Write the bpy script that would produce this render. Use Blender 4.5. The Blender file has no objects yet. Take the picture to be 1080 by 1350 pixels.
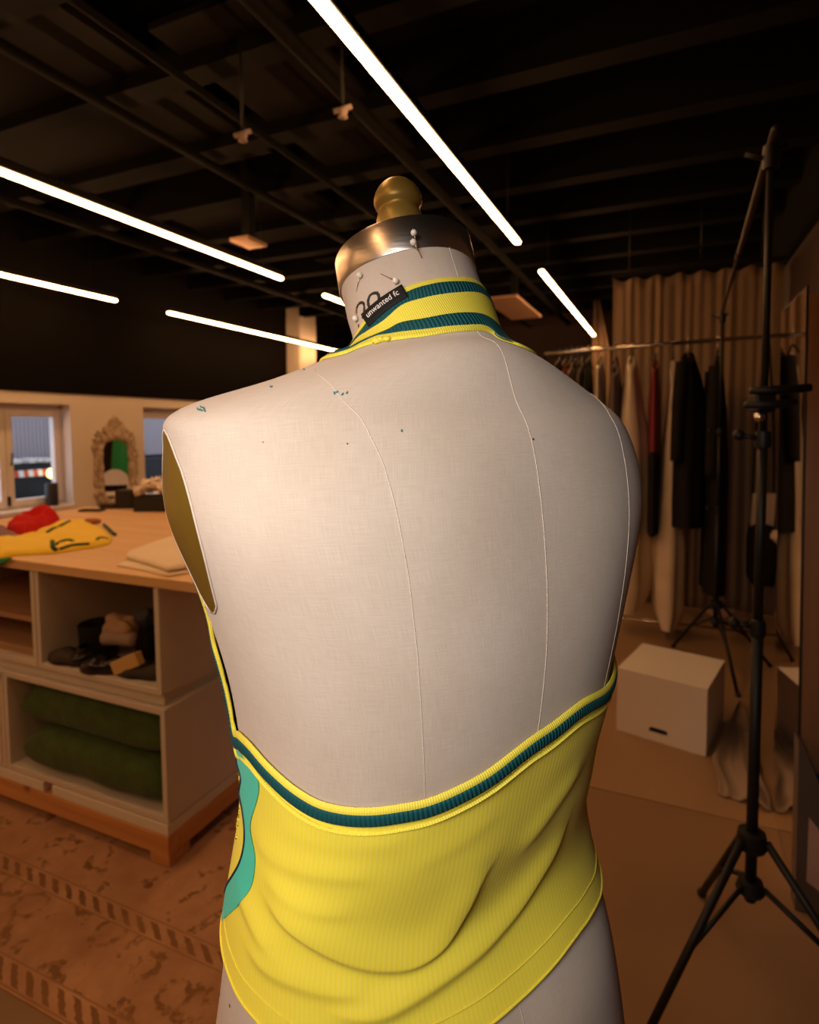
import bpy, bmesh, math, random
import numpy as np
from mathutils import Vector, Matrix, noise
from mathutils.bvhtree import BVHTree

random.seed(4)
SC = bpy.context.scene
COL = SC.collection
PI = math.pi

# ------------------------------------------------------------------ camera model
F, PX, PY, H = 778.0, 540.0, 612.0, 1.4
yaw, pit, rol = math.radians(23.7), math.radians(-3.46), math.radians(-0.45)
Z3 = np.array([0, 0, 1.0])
fh = np.array([-math.sin(yaw), math.cos(yaw), 0]); r0 = np.array([math.cos(yaw), math.sin(yaw), 0])
fw = fh * math.cos(pit) + Z3 * math.sin(pit); up0 = -fh * math.sin(pit) + Z3 * math.cos(pit)
RR = r0 * math.cos(rol) + up0 * math.sin(rol); UU = -r0 * math.sin(rol) + up0 * math.cos(rol)
CC = np.array([0, 0, H])

def ray(x, y): return fw + RR * (x - PX) / F - UU * (y - PY) / F
def onz(x, y, zz): d = ray(x, y); return CC + d * (zz - H) / d[2]
def onx(x, y, xx): d = ray(x, y); return CC + d * xx / d[0]
def ony(x, y, yy): d = ray(x, y); return CC + d * yy / d[1]
def proj(p):
    p = np.asarray(p, float) - CC; w = p @ fw
    return np.stack([PX + F * (p @ RR) / w, PY - F * (p @ UU) / w], -1)

cam_d = bpy.data.cameras.new('camera'); cam = bpy.data.objects.new('camera', cam_d); COL.objects.link(cam)
cam_d.sensor_fit = 'VERTICAL'; cam_d.sensor_height = 36; cam_d.sensor_width = 28.8
cam_d.lens = 36 * F / 1350; cam_d.shift_y = -(675 - PY) / 1350
m = Matrix.Identity(4)
for i in range(3):
    m[i][0] = RR[i]; m[i][1] = UU[i]; m[i][2] = -fw[i]; m[i][3] = CC[i]
cam.matrix_world = m
cam_d.clip_start = 0.02
cam_d.dof.use_dof = True; cam_d.dof.focus_distance = 0.43; cam_d.dof.aperture_fstop = 7.5
SC.camera = cam

# ------------------------------------------------------------------ materials
def mat(name, col, rough=0.6, metal=0.0, bump=0.0, scale=50.0, var=0.0, vscale=6.0, spec=0.5, sheen=0.0, stretch=None, col2=None, coat=0.0, trans=0.0):
    M = bpy.data.materials.new(name); M.use_nodes = True
    N = M.node_tree.nodes; L = M.node_tree.links; b = N['Principled BSDF']
    b.inputs['Base Color'].default_value = (*col, 1); b.inputs['Roughness'].default_value = rough
    b.inputs['Metallic'].default_value = metal; b.inputs['Specular IOR Level'].default_value = spec
    if sheen: b.inputs['Sheen Weight'].default_value = sheen
    if coat: b.inputs['Coat Weight'].default_value = coat
    if trans: b.inputs['Transmission Weight'].default_value = trans
    if bump or var:
        tc = N.new('ShaderNodeTexCoord'); mp = N.new('ShaderNodeMapping'); L.new(tc.outputs['Object'], mp.inputs[0])
        if stretch: mp.inputs['Scale'].default_value = stretch
    if var:
        n = N.new('ShaderNodeTexNoise'); n.inputs['Scale'].default_value = vscale; n.inputs['Detail'].default_value = 5
        L.new(mp.outputs[0], n.inputs['Vector'])
        r = N.new('ShaderNodeValToRGB'); r.color_ramp.elements[0].position = .3; r.color_ramp.elements[1].position = .7
        c2 = col2 or tuple(max(0, c * (1 - var)) for c in col)
        r.color_ramp.elements[0].color = (*c2, 1); r.color_ramp.elements[1].color = (*col, 1)
        L.new(n.outputs['Fac'], r.inputs[0]); L.new(r.outputs[0], b.inputs['Base Color'])
    if bump:
        n2 = N.new('ShaderNodeTexNoise'); n2.inputs['Scale'].default_value = scale; n2.inputs['Detail'].default_value = 3
        L.new(mp.outputs[0], n2.inputs['Vector'])
        bp = N.new('ShaderNodeBump'); bp.inputs['Strength'].default_value = bump; bp.inputs['Distance'].default_value = .01
        L.new(n2.outputs['Fac'], bp.inputs['Height']); L.new(bp.outputs[0], b.inputs['Normal'])
    return M

def emis(name, col, s):
    M = bpy.data.materials.new(name); M.use_nodes = True
    N = M.node_tree.nodes; N.remove(N['Principled BSDF'])
    e = N.new('ShaderNodeEmission'); e.inputs[0].default_value = (*col, 1); e.inputs[1].default_value = s
    M.node_tree.links.new(e.outputs[0], N['Material Output'].inputs[0]); return M

def math_node(N, L, op, a, b=None, c=None):
    n = N.new('ShaderNodeMath'); n.operation = op
    for i, v in enumerate((a, b, c)):
        if v is None: continue
        if isinstance(v, (int, float)): n.inputs[i].default_value = v
        else: L.new(v, n.inputs[i])
    return n.outputs[0]

def linen_mat(name, col):
    """woven linen: fine crossed threads from the UV map, slubs, faint tone changes"""
    M = mat(name, col, .85, spec=.25, sheen=.1)
    N = M.node_tree.nodes; L = M.node_tree.links; b = N['Principled BSDF']
    uv = N.new('ShaderNodeUVMap'); sep = N.new('ShaderNodeSeparateXYZ'); L.new(uv.outputs[0], sep.inputs[0])
    wu = math_node(N, L, 'SINE', math_node(N, L, 'MULTIPLY', sep.outputs[0], 2 * PI / .0009))
    wv = math_node(N, L, 'SINE', math_node(N, L, 'MULTIPLY', sep.outputs[1], 2 * PI / .0009))
    mp = N.new('ShaderNodeMapping'); L.new(uv.outputs[0], mp.inputs[0]); mp.inputs['Scale'].default_value = (60, 1500, 1)
    n1 = N.new('ShaderNodeTexNoise'); n1.inputs['Scale'].default_value = 1; n1.inputs['Detail'].default_value = 3; L.new(mp.outputs[0], n1.inputs['Vector'])
    mp2 = N.new('ShaderNodeMapping'); L.new(uv.outputs[0], mp2.inputs[0]); mp2.inputs['Scale'].default_value = (1500, 60, 1)
    n2 = N.new('ShaderNodeTexNoise'); n2.inputs['Scale'].default_value = 1; n2.inputs['Detail'].default_value = 3; L.new(mp2.outputs[0], n2.inputs['Vector'])
    h = math_node(N, L, 'ADD', math_node(N, L, 'MULTIPLY', math_node(N, L, 'ADD', wu, wv), .12), math_node(N, L, 'ADD', n1.outputs[0], n2.outputs[0]))
    bp = N.new('ShaderNodeBump'); bp.inputs['Strength'].default_value = .16; bp.inputs['Distance'].default_value = .0008
    L.new(h, bp.inputs['Height']); L.new(bp.outputs[0], b.inputs['Normal'])
    r = N.new('ShaderNodeValToRGB'); r.color_ramp.elements[0].position = .35; r.color_ramp.elements[1].position = .65
    r.color_ramp.elements[0].color = (*[c * .88 for c in col], 1); r.color_ramp.elements[1].color = (*[min(1, c * 1.04) for c in col], 1)
    L.new(math_node(N, L, 'MULTIPLY', math_node(N, L, 'ADD', n1.outputs[0], n2.outputs[0]), .5), r.inputs[0])
    n3 = N.new('ShaderNodeTexNoise'); n3.inputs['Scale'].default_value = 9; n3.inputs['Detail'].default_value = 4; L.new(uv.outputs[0], n3.inputs['Vector'])
    r3 = N.new('ShaderNodeValToRGB'); r3.color_ramp.elements[0].position = .3; r3.color_ramp.elements[0].color = (.9, .88, .85, 1); r3.color_ramp.elements[1].position = .6; r3.color_ramp.elements[1].color = (1, 1, 1, 1)
    L.new(n3.outputs[0], r3.inputs[0])
    mx = N.new('ShaderNodeMix'); mx.data_type = 'RGBA'; mx.blend_type = 'MULTIPLY'; mx.inputs['Factor'].default_value = 1
    L.new(r.outputs[0], mx.inputs['A']); L.new(r3.outputs[0], mx.inputs['B']); L.new(mx.outputs['Result'], b.inputs['Base Color'])
    return M

def rib_mat(name, col, pitch, strength, line=None, rough=.6, sheen=.2, sharp=False):
    """knit with vertical ribs across UV.x"""
    M = mat(name, col, rough, spec=.35, sheen=sheen)
    N = M.node_tree.nodes; L = M.node_tree.links; b = N['Principled BSDF']
    uv = N.new('ShaderNodeUVMap'); sep = N.new('ShaderNodeSeparateXYZ'); L.new(uv.outputs[0], sep.inputs[0])
    s = math_node(N, L, 'SINE', math_node(N, L, 'MULTIPLY', sep.outputs[0], 2 * PI / pitch))
    n1 = N.new('ShaderNodeTexNoise'); n1.inputs['Scale'].default_value = 900; L.new(uv.outputs[0], n1.inputs['Vector'])
    h = math_node(N, L, 'ADD', s, math_node(N, L, 'MULTIPLY', n1.outputs[0], .8))
    bp = N.new('ShaderNodeBump'); bp.inputs['Strength'].default_value = strength; bp.inputs['Distance'].default_value = pitch * .25
    L.new(h, bp.inputs['Height']); L.new(bp.outputs[0], b.inputs['Normal'])
    if line:
        f = math_node(N, L, 'MULTIPLY', math_node(N, L, 'POWER', math_node(N, L, 'MAXIMUM', s, 0.0), 10.0), .45)
        mx = N.new('ShaderNodeMix'); mx.data_type = 'RGBA'; L.new(f, mx.inputs['Factor'])
        mx.inputs['A'].default_value = (*col, 1); mx.inputs['B'].default_value = (*line, 1)
        L.new(mx.outputs['Result'], b.inputs['Base Color'])
    return M

M = {}
M['linen'] = linen_mat('form_linen', (.575, .485, .415))
M['thread'] = mat('pale_thread', (.60, .51, .44), .9, spec=.2)
M['gold'] = mat('gold_paint', (.37, .235, .045), .4, .4, bump=.05, scale=60, var=.12, vscale=25)
M['plate'] = mat('plate_gold', (.33, .215, .03), .36, .7, bump=.02, scale=30, var=.15, vscale=14)
M['steel'] = mat('brushed_steel', (.62, .57, .52), .3, 1.0, bump=.03, scale=40, stretch=(1, 1, 12))
M['ink'] = mat('black_ink', (.016, .011, .009), .8, bump=.5, scale=900, var=.9, vscale=600, col2=(.05, .035, .028))
M['lint'] = mat('teal_lint', (.03, .22, .24), .9)
M['stain'] = mat('brown_stain', (.12, .06, .03), .9)
M['pearl'] = mat('pearl', (.8, .74, .66), .12, coat=.6)
M['pin'] = mat('pin_steel', (.55, .48, .4), .3, 1.0)
YEL = (.84, .72, .06)
M['jersey'] = rib_mat('yellow_jersey', YEL, .0036, .045, line=(.88, .80, .26), rough=.5, sheen=.05)
M['rib_yellow'] = rib_mat('yellow_rib', (.78, .67, .07), .0017, .35, rough=.6, sheen=0)
M['teal'] = rib_mat('teal_rib', (.001, .070, .082), .0030, .55, rough=.7, sheen=0)
M['mint'] = mat('mint_mesh', (.05, .56, .42), .55, bump=.12, scale=900, sheen=.1)
M['navy'] = mat('navy_piping', (.006, .02, .035), .6)
M['label'] = mat('label_black', (.007, .0065, .0065), .7, bump=.1, scale=900, spec=.25)
M['white_ink'] = mat('label_white', (.75, .73, .72), .7)
M['white_paint'] = mat('white_paint', (.72, .66, .60), .6, bump=.03, scale=20, var=.06, vscale=3)
M['white_board'] = mat('white_melamine', (.66, .60, .55), .5, bump=.02, scale=30, var=.05, vscale=4)
M['white_wall'] = mat('white_wall', (.72, .64, .56), .8, bump=.05, scale=25, var=.06, vscale=2)
M['black'] = mat('matte_black', (.012, .011, .010), .7, bump=.05, scale=40)
M['black_ceiling'] = mat('black_ceiling', (.0042, .0033, .0028), .85, spec=.15, bump=.2, scale=8, var=.5, vscale=1.2)
M['joist'] = mat('dark_joist', (.0042, .0033, .0026), .8, spec=.15, bump=.1, scale=12, var=.4, vscale=1.5)
M['joist_warm'] = mat('dark_panel', (.0085, .0064, .005), .8, spec=.15, bump=.1, scale=12, var=.4, vscale=1.0)
M['black_metal'] = mat('black_metal', (.006, .0055, .005), .5, 0, spec=.3)
M['chrome'] = mat('chrome', (.7, .66, .6), .14, 1.0)
M['bulkhead'] = mat('black_bulkhead', (.0035, .0026, .002), .9, spec=.1, bump=.05, scale=20)
M['concrete'] = mat('brown_floor', (.25, .142, .07), .55, bump=.06, scale=14, var=.22, vscale=2.2)
M['sheet'] = mat('tan_floor_sheet', (.32, .195, .10), .5, bump=.03, scale=10, var=.12, vscale=1.8)
M['lamp'] = emis('warm_tube', (1.0, .50, .20), 42.0)
M['brownwall'] = mat('brown_wall', (.05, .022, .010), .7, bump=.08, scale=9, var=.35, vscale=1.5)
M['skirt_green'] = mat('green_blanket', (.055, .10, .018), .95, bump=.5, scale=140, var=.35, vscale=20, sheen=.1)
M['curtain'] = mat('beige_curtain', (.31, .205, .12), .85, bump=.1, scale=120, var=.1, vscale=3, stretch=(1, 1, .1))
M['plastic'] = mat('clear_garment_bag', (.70, .58, .45), .3, bump=.25, scale=18, var=.15, vscale=7, spec=.6)
M['mirror'] = mat('mirror_glass', (.86, .82, .76), .015, 1.0)
M['mirror_edge'] = mat('mirror_frame_dark', (.02, .012, .008), .5)
M['tan_cloth'] = mat('drop_cloth', (.33, .235, .165), .95, bump=.2, scale=60, var=.25, vscale=5)
M['pvc_grey'] = mat('grey_plastic', (.085, .062, .05), .35)
M['blue'] = mat('blue_plastic', (.01, .02, .16), .4)
M['orna'] = mat('carved_white', (.62, .49, .36), .8, bump=.5, scale=45, var=.5, vscale=28, col2=(.26, .18, .12))
M['tissue'] = mat('white_tissue', (.88, .78, .68), .85, bump=.3, scale=60)
M['red'] = mat('red_fabric', (.52, .004, .003), .75, bump=.25, scale=60, spec=.2)
M['yellow_top'] = mat('yellow_top', (.90, .62, .012), .65, bump=.1, scale=90, sheen=.1)
M['purple'] = mat('mauve_fabric', (.22, .12, .15), .8, bump=.2, scale=60)
M['green'] = mat('green_fabric', (.015, .26, .07), .75, bump=.1, scale=60)
M['dark_green'] = mat('dark_green_trim', (.006, .05, .028), .75)
M['calico'] = mat('calico', (.85, .72, .56), .85, bump=.15, scale=60, var=.06)
M['shoe'] = mat('black_leather', (.012, .010, .010), .22, bump=.03, scale=60)
M['suede'] = mat('dark_suede', (.04, .028, .022), .7, bump=.2, scale=120)
M['pale_pink'] = mat('pale_crumpled', (.42, .25, .18), .85, bump=.3, scale=50)
M['tan'] = mat('tan_fabric', (.46, .30, .19), .85, bump=.35, scale=45)
M['grey_roll'] = mat('grey_roll', (.33, .25, .22), .8, bump=.15, scale=50)
M['bluegrey'] = mat('blue_grey_fabric', (.10, .11, .14), .9, bump=.2, scale=60)
M['slate'] = mat('dark_slate', (.018, .02, .023), .5)
M['ochre'] = mat('ochre_card', (.62, .40, .16), .6)
M['reddark'] = mat('dark_red_cloth', (.15, .004, .005), .7, bump=.2, scale=50)
M['blackcloth'] = mat('black_cloth', (.010, .008, .007), .9, bump=.2, scale=60, spec=.2)
M['white_cloth'] = mat('white_cloth', (.58, .46, .35), .85, bump=.2, scale=40)
M['grey_cloth'] = mat('grey_cloth', (.12, .09, .08), .9, bump=.2, scale=50)
M['orange_cloth'] = mat('orange_cloth', (.36, .10, .04), .85)
M['dgreen_cloth'] = mat('bottle_green_cloth', (.02, .03, .022), .9)
M['vent'] = mat('pale_vent', (.55, .34, .22), .7, bump=.08, scale=20)
M['asphalt'] = mat('dark_outside', (.012, .013, .015), .8, var=.4, vscale=2)
M['frame_w'] = mat('window_frame_white', (.70, .64, .60), .55, bump=.02, scale=20)

def wood_mat(name, c1, c2, axis, rough=.45, knots=True):
    A = mat(name, c1, rough)
    N = A.node_tree.nodes; L = A.node_tree.links; b = N['Principled BSDF']
    tc = N.new('ShaderNodeTexCoord'); mp = N.new('ShaderNodeMapping'); L.new(tc.outputs['Object'], mp.inputs[0])
    mp.inputs['Scale'].default_value = tuple(.7 if i == axis else 11 for i in range(3))
    n = N.new('ShaderNodeTexNoise'); n.inputs['Scale'].default_value = 2; n.inputs['Detail'].default_value = 8; n.inputs['Distortion'].default_value = .6
    L.new(mp.outputs[0], n.inputs['Vector'])
    r = N.new('ShaderNodeValToRGB'); r.color_ramp.elements[0].position = .32; r.color_ramp.elements[1].position = .68
    r.color_ramp.elements[0].color = (*c2, 1); r.color_ramp.elements[1].color = (*c1, 1)
    L.new(n.outputs[0], r.inputs[0]); out = r.outputs[0]
    if knots:
        v = N.new('ShaderNodeTexVoronoi'); v.inputs['Scale'].default_value = 3.2; L.new(tc.outputs['Object'], v.inputs['Vector'])
        k = N.new('ShaderNodeValToRGB'); k.color_ramp.elements[0].position = .03; k.color_ramp.elements[0].color = (.35, .22, .15, 1)
        k.color_ramp.elements[1].position = .09; k.color_ramp.elements[1].color = (1, 1, 1, 1); L.new(v.outputs['Distance'], k.inputs[0])
        mx = N.new('ShaderNodeMix'); mx.data_type = 'RGBA'; mx.blend_type = 'MULTIPLY'; mx.inputs['Factor'].default_value = 1
        L.new(out, mx.inputs['A']); L.new(k.outputs[0], mx.inputs['B']); out = mx.outputs['Result']
    L.new(out, b.inputs['Base Color'])
    bp = N.new('ShaderNodeBump'); bp.inputs['Strength'].default_value = .08; bp.inputs['Distance'].default_value = .01
    L.new(n.outputs[0], bp.inputs['Height']); L.new(bp.outputs[0], b.inputs['Normal'])
    return A
M['tabletop'] = wood_mat('pale_ply', (.80, .53, .28), (.70, .43, .21), 0, .4, False)
M['pine'] = wood_mat('pine', (.62, .30, .11), (.50, .22, .075), 0, .5)
M['pine_y'] = wood_mat('pine_side', (.62, .30, .11), (.50, .22, .075), 1, .5)
M['brown_panel'] = wood_mat('brown_panelling', (.24, .115, .048), (.15, .066, .027), 2, .5, False)
M['redwood'] = wood_mat('red_brown_wood', (.30, .10, .035), (.22, .07, .025), 0, .5, False)
M['bare_ply'] = wood_mat('bare_ply', (.44, .26, .15), (.38, .21, .11), 0, .6, False)

def rug_material():
    """faded ornamental rug: field, two guard stripes with leaf marks, wide border with scrolls"""
    A = mat('faded_rug', (.4, .2, .1), .95, spec=.1)
    N = A.node_tree.nodes; L = A.node_tree.links; b = N['Principled BSDF']
    g = N.new('ShaderNodeNewGeometry'); sep = N.new('ShaderNodeSeparateXYZ'); L.new(g.outputs['Position'], sep.inputs[0])
    x, y = sep.outputs[0], sep.outputs[1]
    nz = N.new('ShaderNodeTexNoise'); nz.inputs['Scale'].default_value = 9; nz.inputs['Detail'].default_value = 6; L.new(g.outputs['Position'], nz.inputs['Vector'])
    nw = N.new('ShaderNodeTexNoise'); nw.inputs['Scale'].default_value = 60; nw.inputs['Detail'].default_value = 3; L.new(g.outputs['Position'], nw.inputs['Vector'])
    vo = N.new('ShaderNodeTexVoronoi'); vo.inputs['Scale'].default_value = 8.5; vo.feature = 'F1'; L.new(g.outputs['Position'], vo.inputs['Vector'])
    # scroll motif: rings inside the voronoi cells, broken up by noise
    ringw = math_node(N, L, 'SINE', math_node(N, L, 'ADD', math_node(N, L, 'MULTIPLY', vo.outputs['Distance'], 13.0), math_node(N, L, 'MULTIPLY', nz.outputs[0], 7.0)))
    motif = math_node(N, L, 'GREATER_THAN', math_node(N, L, 'ADD', ringw, math_node(N, L, 'MULTIPLY', math_node(N, L, 'SUBTRACT', nw.outputs[0], .5), 3.2)), .62)
    def band(a, c):
        return math_node(N, L, 'MULTIPLY', math_node(N, L, 'GREATER_THAN', y, a), math_node(N, L, 'LESS_THAN', y, c))
    nb = N.new('ShaderNodeTexNoise'); nb.inputs['Scale'].default_value = 22; nb.inputs['Detail'].default_value = 8; nb.inputs['Roughness'].default_value = .68; L.new(g.outputs['Position'], nb.inputs['Vector'])
    rb_ = N.new('ShaderNodeValToRGB'); rb_.color_ramp.elements[0].position = .40; rb_.color_ramp.elements[1].position = .55; L.new(nb.outputs[0], rb_.inputs[0])
    motif = math_node(N, L, 'MULTIPLY', rb_.outputs[0], math_node(N, L, 'ADD', .16, math_node(N, L, 'MULTIPLY', motif, .9)))
    # guard stripes with slanted leaf marks
    leaf = math_node(N, L, 'GREATER_THAN', math_node(N, L, 'ADD', math_node(N, L, 'SINE', math_node(N, L, 'MULTIPLY', math_node(N, L, 'ADD', x, math_node(N, L, 'MULTIPLY', y, 1.5)), 105.0)), math_node(N, L, 'MULTIPLY', math_node(N, L, 'SUBTRACT', nw.outputs[0], .5), 2.4)), .15)
    guards = math_node(N, L, 'ADD', band(.880, .925), band(1.128, 1.166))
    lines = math_node(N, L, 'ADD', math_node(N, L, 'ADD', band(.872, .878), band(.930, .935)), math_node(N, L, 'ADD', band(1.118, 1.123), band(1.172, 1.177)))
    f1 = math_node(N, L, 'MULTIPLY', guards, leaf)
    notg = math_node(N, L, 'SUBTRACT', 1.0, guards)
    border = band(.935, 1.118); field = math_node(N, L, 'GREATER_THAN', y, 1.18)
    fieldmask = math_node(N, L, 'MULTIPLY', field, math_node(N, L, 'GREATER_THAN', nz.outputs[0], .54))
    f2 = math_node(N, L, 'MULTIPLY', motif, math_node(N, L, 'MULTIPLY', math_node(N, L, 'ADD', border, fieldmask), notg))
    f = math_node(N, L, 'MINIMUM', math_node(N, L, 'ADD', math_node(N, L, 'MULTIPLY', f1, .9), math_node(N, L, 'ADD', math_node(N, L, 'MULTIPLY', f2, .85), math_node(N, L, 'MULTIPLY', lines, .55))), 1.0)
    f = math_node(N, L, 'MULTIPLY', f, math_node(N, L, 'ADD', .35, math_node(N, L, 'MULTIPLY', nz.outputs[0], 1.0)))
    base = N.new('ShaderNodeValToRGB'); base.color_ramp.elements[0].position = .35; base.color_ramp.elements[1].position = .65
    base.color_ramp.elements[0].color = (.36, .19, .11, 1); base.color_ramp.elements[1].color = (.47, .265, .16, 1)
    L.new(nz.outputs[0], base.inputs[0])
    mx = N.new('ShaderNodeMix'); mx.data_type = 'RGBA'; L.new(f, mx.inputs['Factor']); L.new(base.outputs[0], mx.inputs['A'])
    mx.inputs['B'].default_value = (.16, .078, .032, 1); L.new(mx.outputs['Result'], b.inputs['Base Color'])
    bp = N.new('ShaderNodeBump'); bp.inputs['Strength'].default_value = .3; bp.inputs['Distance'].default_value = .004
    L.new(nw.outputs[0], bp.inputs['Height']); L.new(bp.outputs[0], b.inputs['Normal'])
    return A
M['rug'] = rug_material()

def stripe_mat(name, c1, c2, axis, pitch):
    A = mat(name, c1, .6); N = A.node_tree.nodes; L = A.node_tree.links; b = N['Principled BSDF']
    g = N.new('ShaderNodeTexCoord'); sep = N.new('ShaderNodeSeparateXYZ'); L.new(g.outputs['Object'], sep.inputs[0])
    d = math_node(N, L, 'ADD', sep.outputs[axis], math_node(N, L, 'MULTIPLY', sep.outputs[2], .12))
    s = math_node(N, L, 'GREATER_THAN', math_node(N, L, 'SINE', math_node(N, L, 'MULTIPLY', d, 2 * PI / pitch)), 0.0)
    mx = N.new('ShaderNodeMix'); mx.data_type = 'RGBA'; L.new(s, mx.inputs['Factor']); mx.inputs['A'].default_value = (*c1, 1); mx.inputs['B'].default_value = (*c2, 1)
    L.new(mx.outputs['Result'], b.inputs['Base Color']); return A
M['barrier'] = stripe_mat('red_white_stripes', (.85, .85, .85), (.65, .09, .03), 1, .135)
M['shutter'] = mat('lavender_shutter', (.40, .35, .36), .6)

def glass_mat():
    A = bpy.data.materials.new('window_glass'); A.use_nodes = True
    N = A.node_tree.nodes; L = A.node_tree.links; N.remove(N['Principled BSDF'])
    t = N.new('ShaderNodeBsdfTransparent'); g = N.new('ShaderNodeBsdfGlossy'); g.inputs['Roughness'].default_value = .02
    mx = N.new('ShaderNodeMixShader'); mx.inputs[0].default_value = .06
    L.new(t.outputs[0], mx.inputs[1]); L.new(g.outputs[0], mx.inputs[2]); L.new(mx.outputs[0], N['Material Output'].inputs[0]); return A
M['glass'] = glass_mat()

# ------------------------------------------------------------------ mesh helpers (all vertices in world metres)
class MB:
    def __init__(s): s.v = []; s.f = []; s.uv = None
    def add(s, v, f):
        o = len(s.v); s.v += [tuple(map(float, p)) for p in v]; s.f += [tuple(o + i for i in q) for q in f]; return s
    def box(s, c, size, rz=0.0, bev=0.0, rx=0.0, ry=0.0):
        bm = bmesh.new(); bmesh.ops.create_cube(bm, size=1)
        bmesh.ops.scale(bm, vec=size, verts=bm.verts)
        if bev: bmesh.ops.bevel(bm, geom=bm.edges[:], offset=bev, segments=2, affect='EDGES', profile=.5)
        R = Matrix.Rotation(rz, 3, 'Z') @ Matrix.Rotation(ry, 3, 'Y') @ Matrix.Rotation(rx, 3, 'X')
        bm.verts.index_update()
        s.add([R @ v.co + Vector(c) for v in bm.verts], [[v.index for v in f.verts] for f in bm.faces]); bm.free(); return s
    def b2(s, a, b, bev=0.0):
        a = np.array(a, float); b = np.array(b, float); return s.box((a + b) / 2, np.abs(b - a), bev=bev)
    def tube(s, pts, r, n=8, cap=True, flat=1.0):
        P = [Vector(map(float, p)) for p in pts]; k = len(P)
        rr = r if hasattr(r, '__len__') else [r] * k
        T = [(P[min(i + 1, k - 1)] - P[max(i - 1, 0)]).normalized() for i in range(k)]
        a = Vector((0, 0, 1)) if abs(T[0].z) < .9 else Vector((1, 0, 0))
        u = T[0].cross(a).normalized(); V = []
        for i in range(k):
            u = (u - T[i] * u.dot(T[i])).normalized(); w = T[i].cross(u)
            for j in range(n):
                t = 2 * PI * j / n; V.append(P[i] + (u * math.cos(t) + w * math.sin(t) * flat) * rr[i])
        Fc = [(i * n + j, i * n + (j + 1) % n, (i + 1) * n + (j + 1) % n, (i + 1) * n + j) for i in range(k - 1) for j in range(n)]
        if cap: Fc += [tuple(range(n))[::-1], tuple((k - 1) * n + j for j in range(n))]
        return s.add(V, Fc)
    def lathe(s, prof, c=(0, 0, 0), n=32, axis=None):
        Q = Vector((0, 0, 1)).rotation_difference(Vector(axis)) if axis is not None else None
        V = []
        for r, z in prof:
            for j in range(n):
                p = Vector((r * math.cos(2 * PI * j / n), r * math.sin(2 * PI * j / n), z))
                if Q: p = Q @ p
                V.append(p + Vector(map(float, c)))
        k = len(prof)
        Fc = [(i * n + j, i * n + (j + 1) % n, (i + 1) * n + (j + 1) % n, (i + 1) * n + j) for i in range(k - 1) for j in range(n)]
        Fc += [tuple(range(n))[::-1], tuple((k - 1) * n + j for j in range(n))]
        return s.add(V, Fc)
    def grid(s, G, close_u=False, uv=None, flip=False):
        """G[row][col] of points"""
        G = np.asarray(G, float); a, b = G.shape[:2]; V = G.reshape(-1, 3); Fc = []; U = []
        for i in range(a - 1):
            for j in range(b if close_u else b - 1):
                k = (j + 1) % b; q = (i * b + j, i * b + k, (i + 1) * b + k, (i + 1) * b + j)
                Fc.append(q[::-1] if flip else q)
        o = len(s.f); s.add(V, Fc)
        if uv is not None: s.uv = np.asarray(uv, float).reshape(-1, 2)
        return s
    def sphere(s, c, r, n=16, k=10, sc=(1, 1, 1), nz=0.0, nf=3.0, seed=0, e=1.0):
        V = []; c = np.array(c, float)
        for i in range(k + 1):
            ph = PI * i / k
            for j in range(n):
                t = 2 * PI * j / n
                d = Vector((math.sin(ph) * math.cos(t), math.sin(ph) * math.sin(t), math.cos(ph)))
                q = Vector([math.copysign(abs(q) ** e, q) for q in d])
                f = 1 + nz * noise.noise(d * nf + Vector((seed * 7.1, seed, 0)))
                V.append(c + np.array([q[a] * sc[a] * r * f for a in range(3)]))
        Fc = [(i * n + j, (i + 1) * n + j, (i + 1) * n + (j + 1) % n, i * n + (j + 1) % n) for i in range(k) for j in range(n)]
        return s.add(V, Fc)
    def build(s, name, material, parent=None, smooth=False, kind=None, label=None, origin=None):
        V = np.array(s.v, float)
        if parent is not None: o = np.array(parent['_o'])
        elif origin is not None: o = np.array(origin, float)
        else: o = np.array([(V[:, 0].min() + V[:, 0].max()) / 2, (V[:, 1].min() + V[:, 1].max()) / 2, V[:, 2].min()])
        me = bpy.data.meshes.new(name); me.from_pydata((V - o).tolist(), [], s.f)
        bm = bmesh.new(); bm.from_mesh(me)
        if s.uv is None:
            bmesh.ops.remove_doubles(bm, verts=bm.verts, dist=1e-6)
            bmesh.ops.recalc_face_normals(bm, faces=bm.faces)
            bm.to_mesh(me)
        bm.free()
        if s.uv is not None:
            ul = me.uv_layers.new(name='UVMap'); idx = np.zeros(len(me.loops), int); me.loops.foreach_get('vertex_index', idx)
            ul.data.foreach_set('uv', s.uv[idx].ravel())
        me.materials.append(material)
        if smooth:
            me.polygons.foreach_set('use_smooth', [True] * len(me.polygons))
            if smooth == 'auto':
                try: me.set_sharp_from_angle(angle=math.radians(40))
                except Exception: pass
        ob = bpy.data.objects.new(name, me); COL.objects.link(ob)
        ob['_o'] = [float(q) for q in o]
        if parent is not None: ob.parent = parent
        else: ob.location = o
        if kind: ob['kind'] = kind
        if label: ob['label'] = label
        return ob

def tag(o, label, cat, group=None):
    o['label'] = label; o['category'] = cat
    if group: o['group'] = group
    return o
def thing(name, label, cat, loc, group=None):
    o = bpy.data.objects.new(name, None); COL.objects.link(o); o.location = [float(q) for q in loc]
    o['_o'] = [float(q) for q in loc]; o.empty_display_size = .1
    return tag(o, label, cat, group)
def S(name, mb, mt, smooth=False): return mb.build(name, M[mt] if isinstance(mt, str) else mt, None, smooth, kind='structure')
def child_origin(p):  # children of a mesh part share the root's origin
    return p

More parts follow.
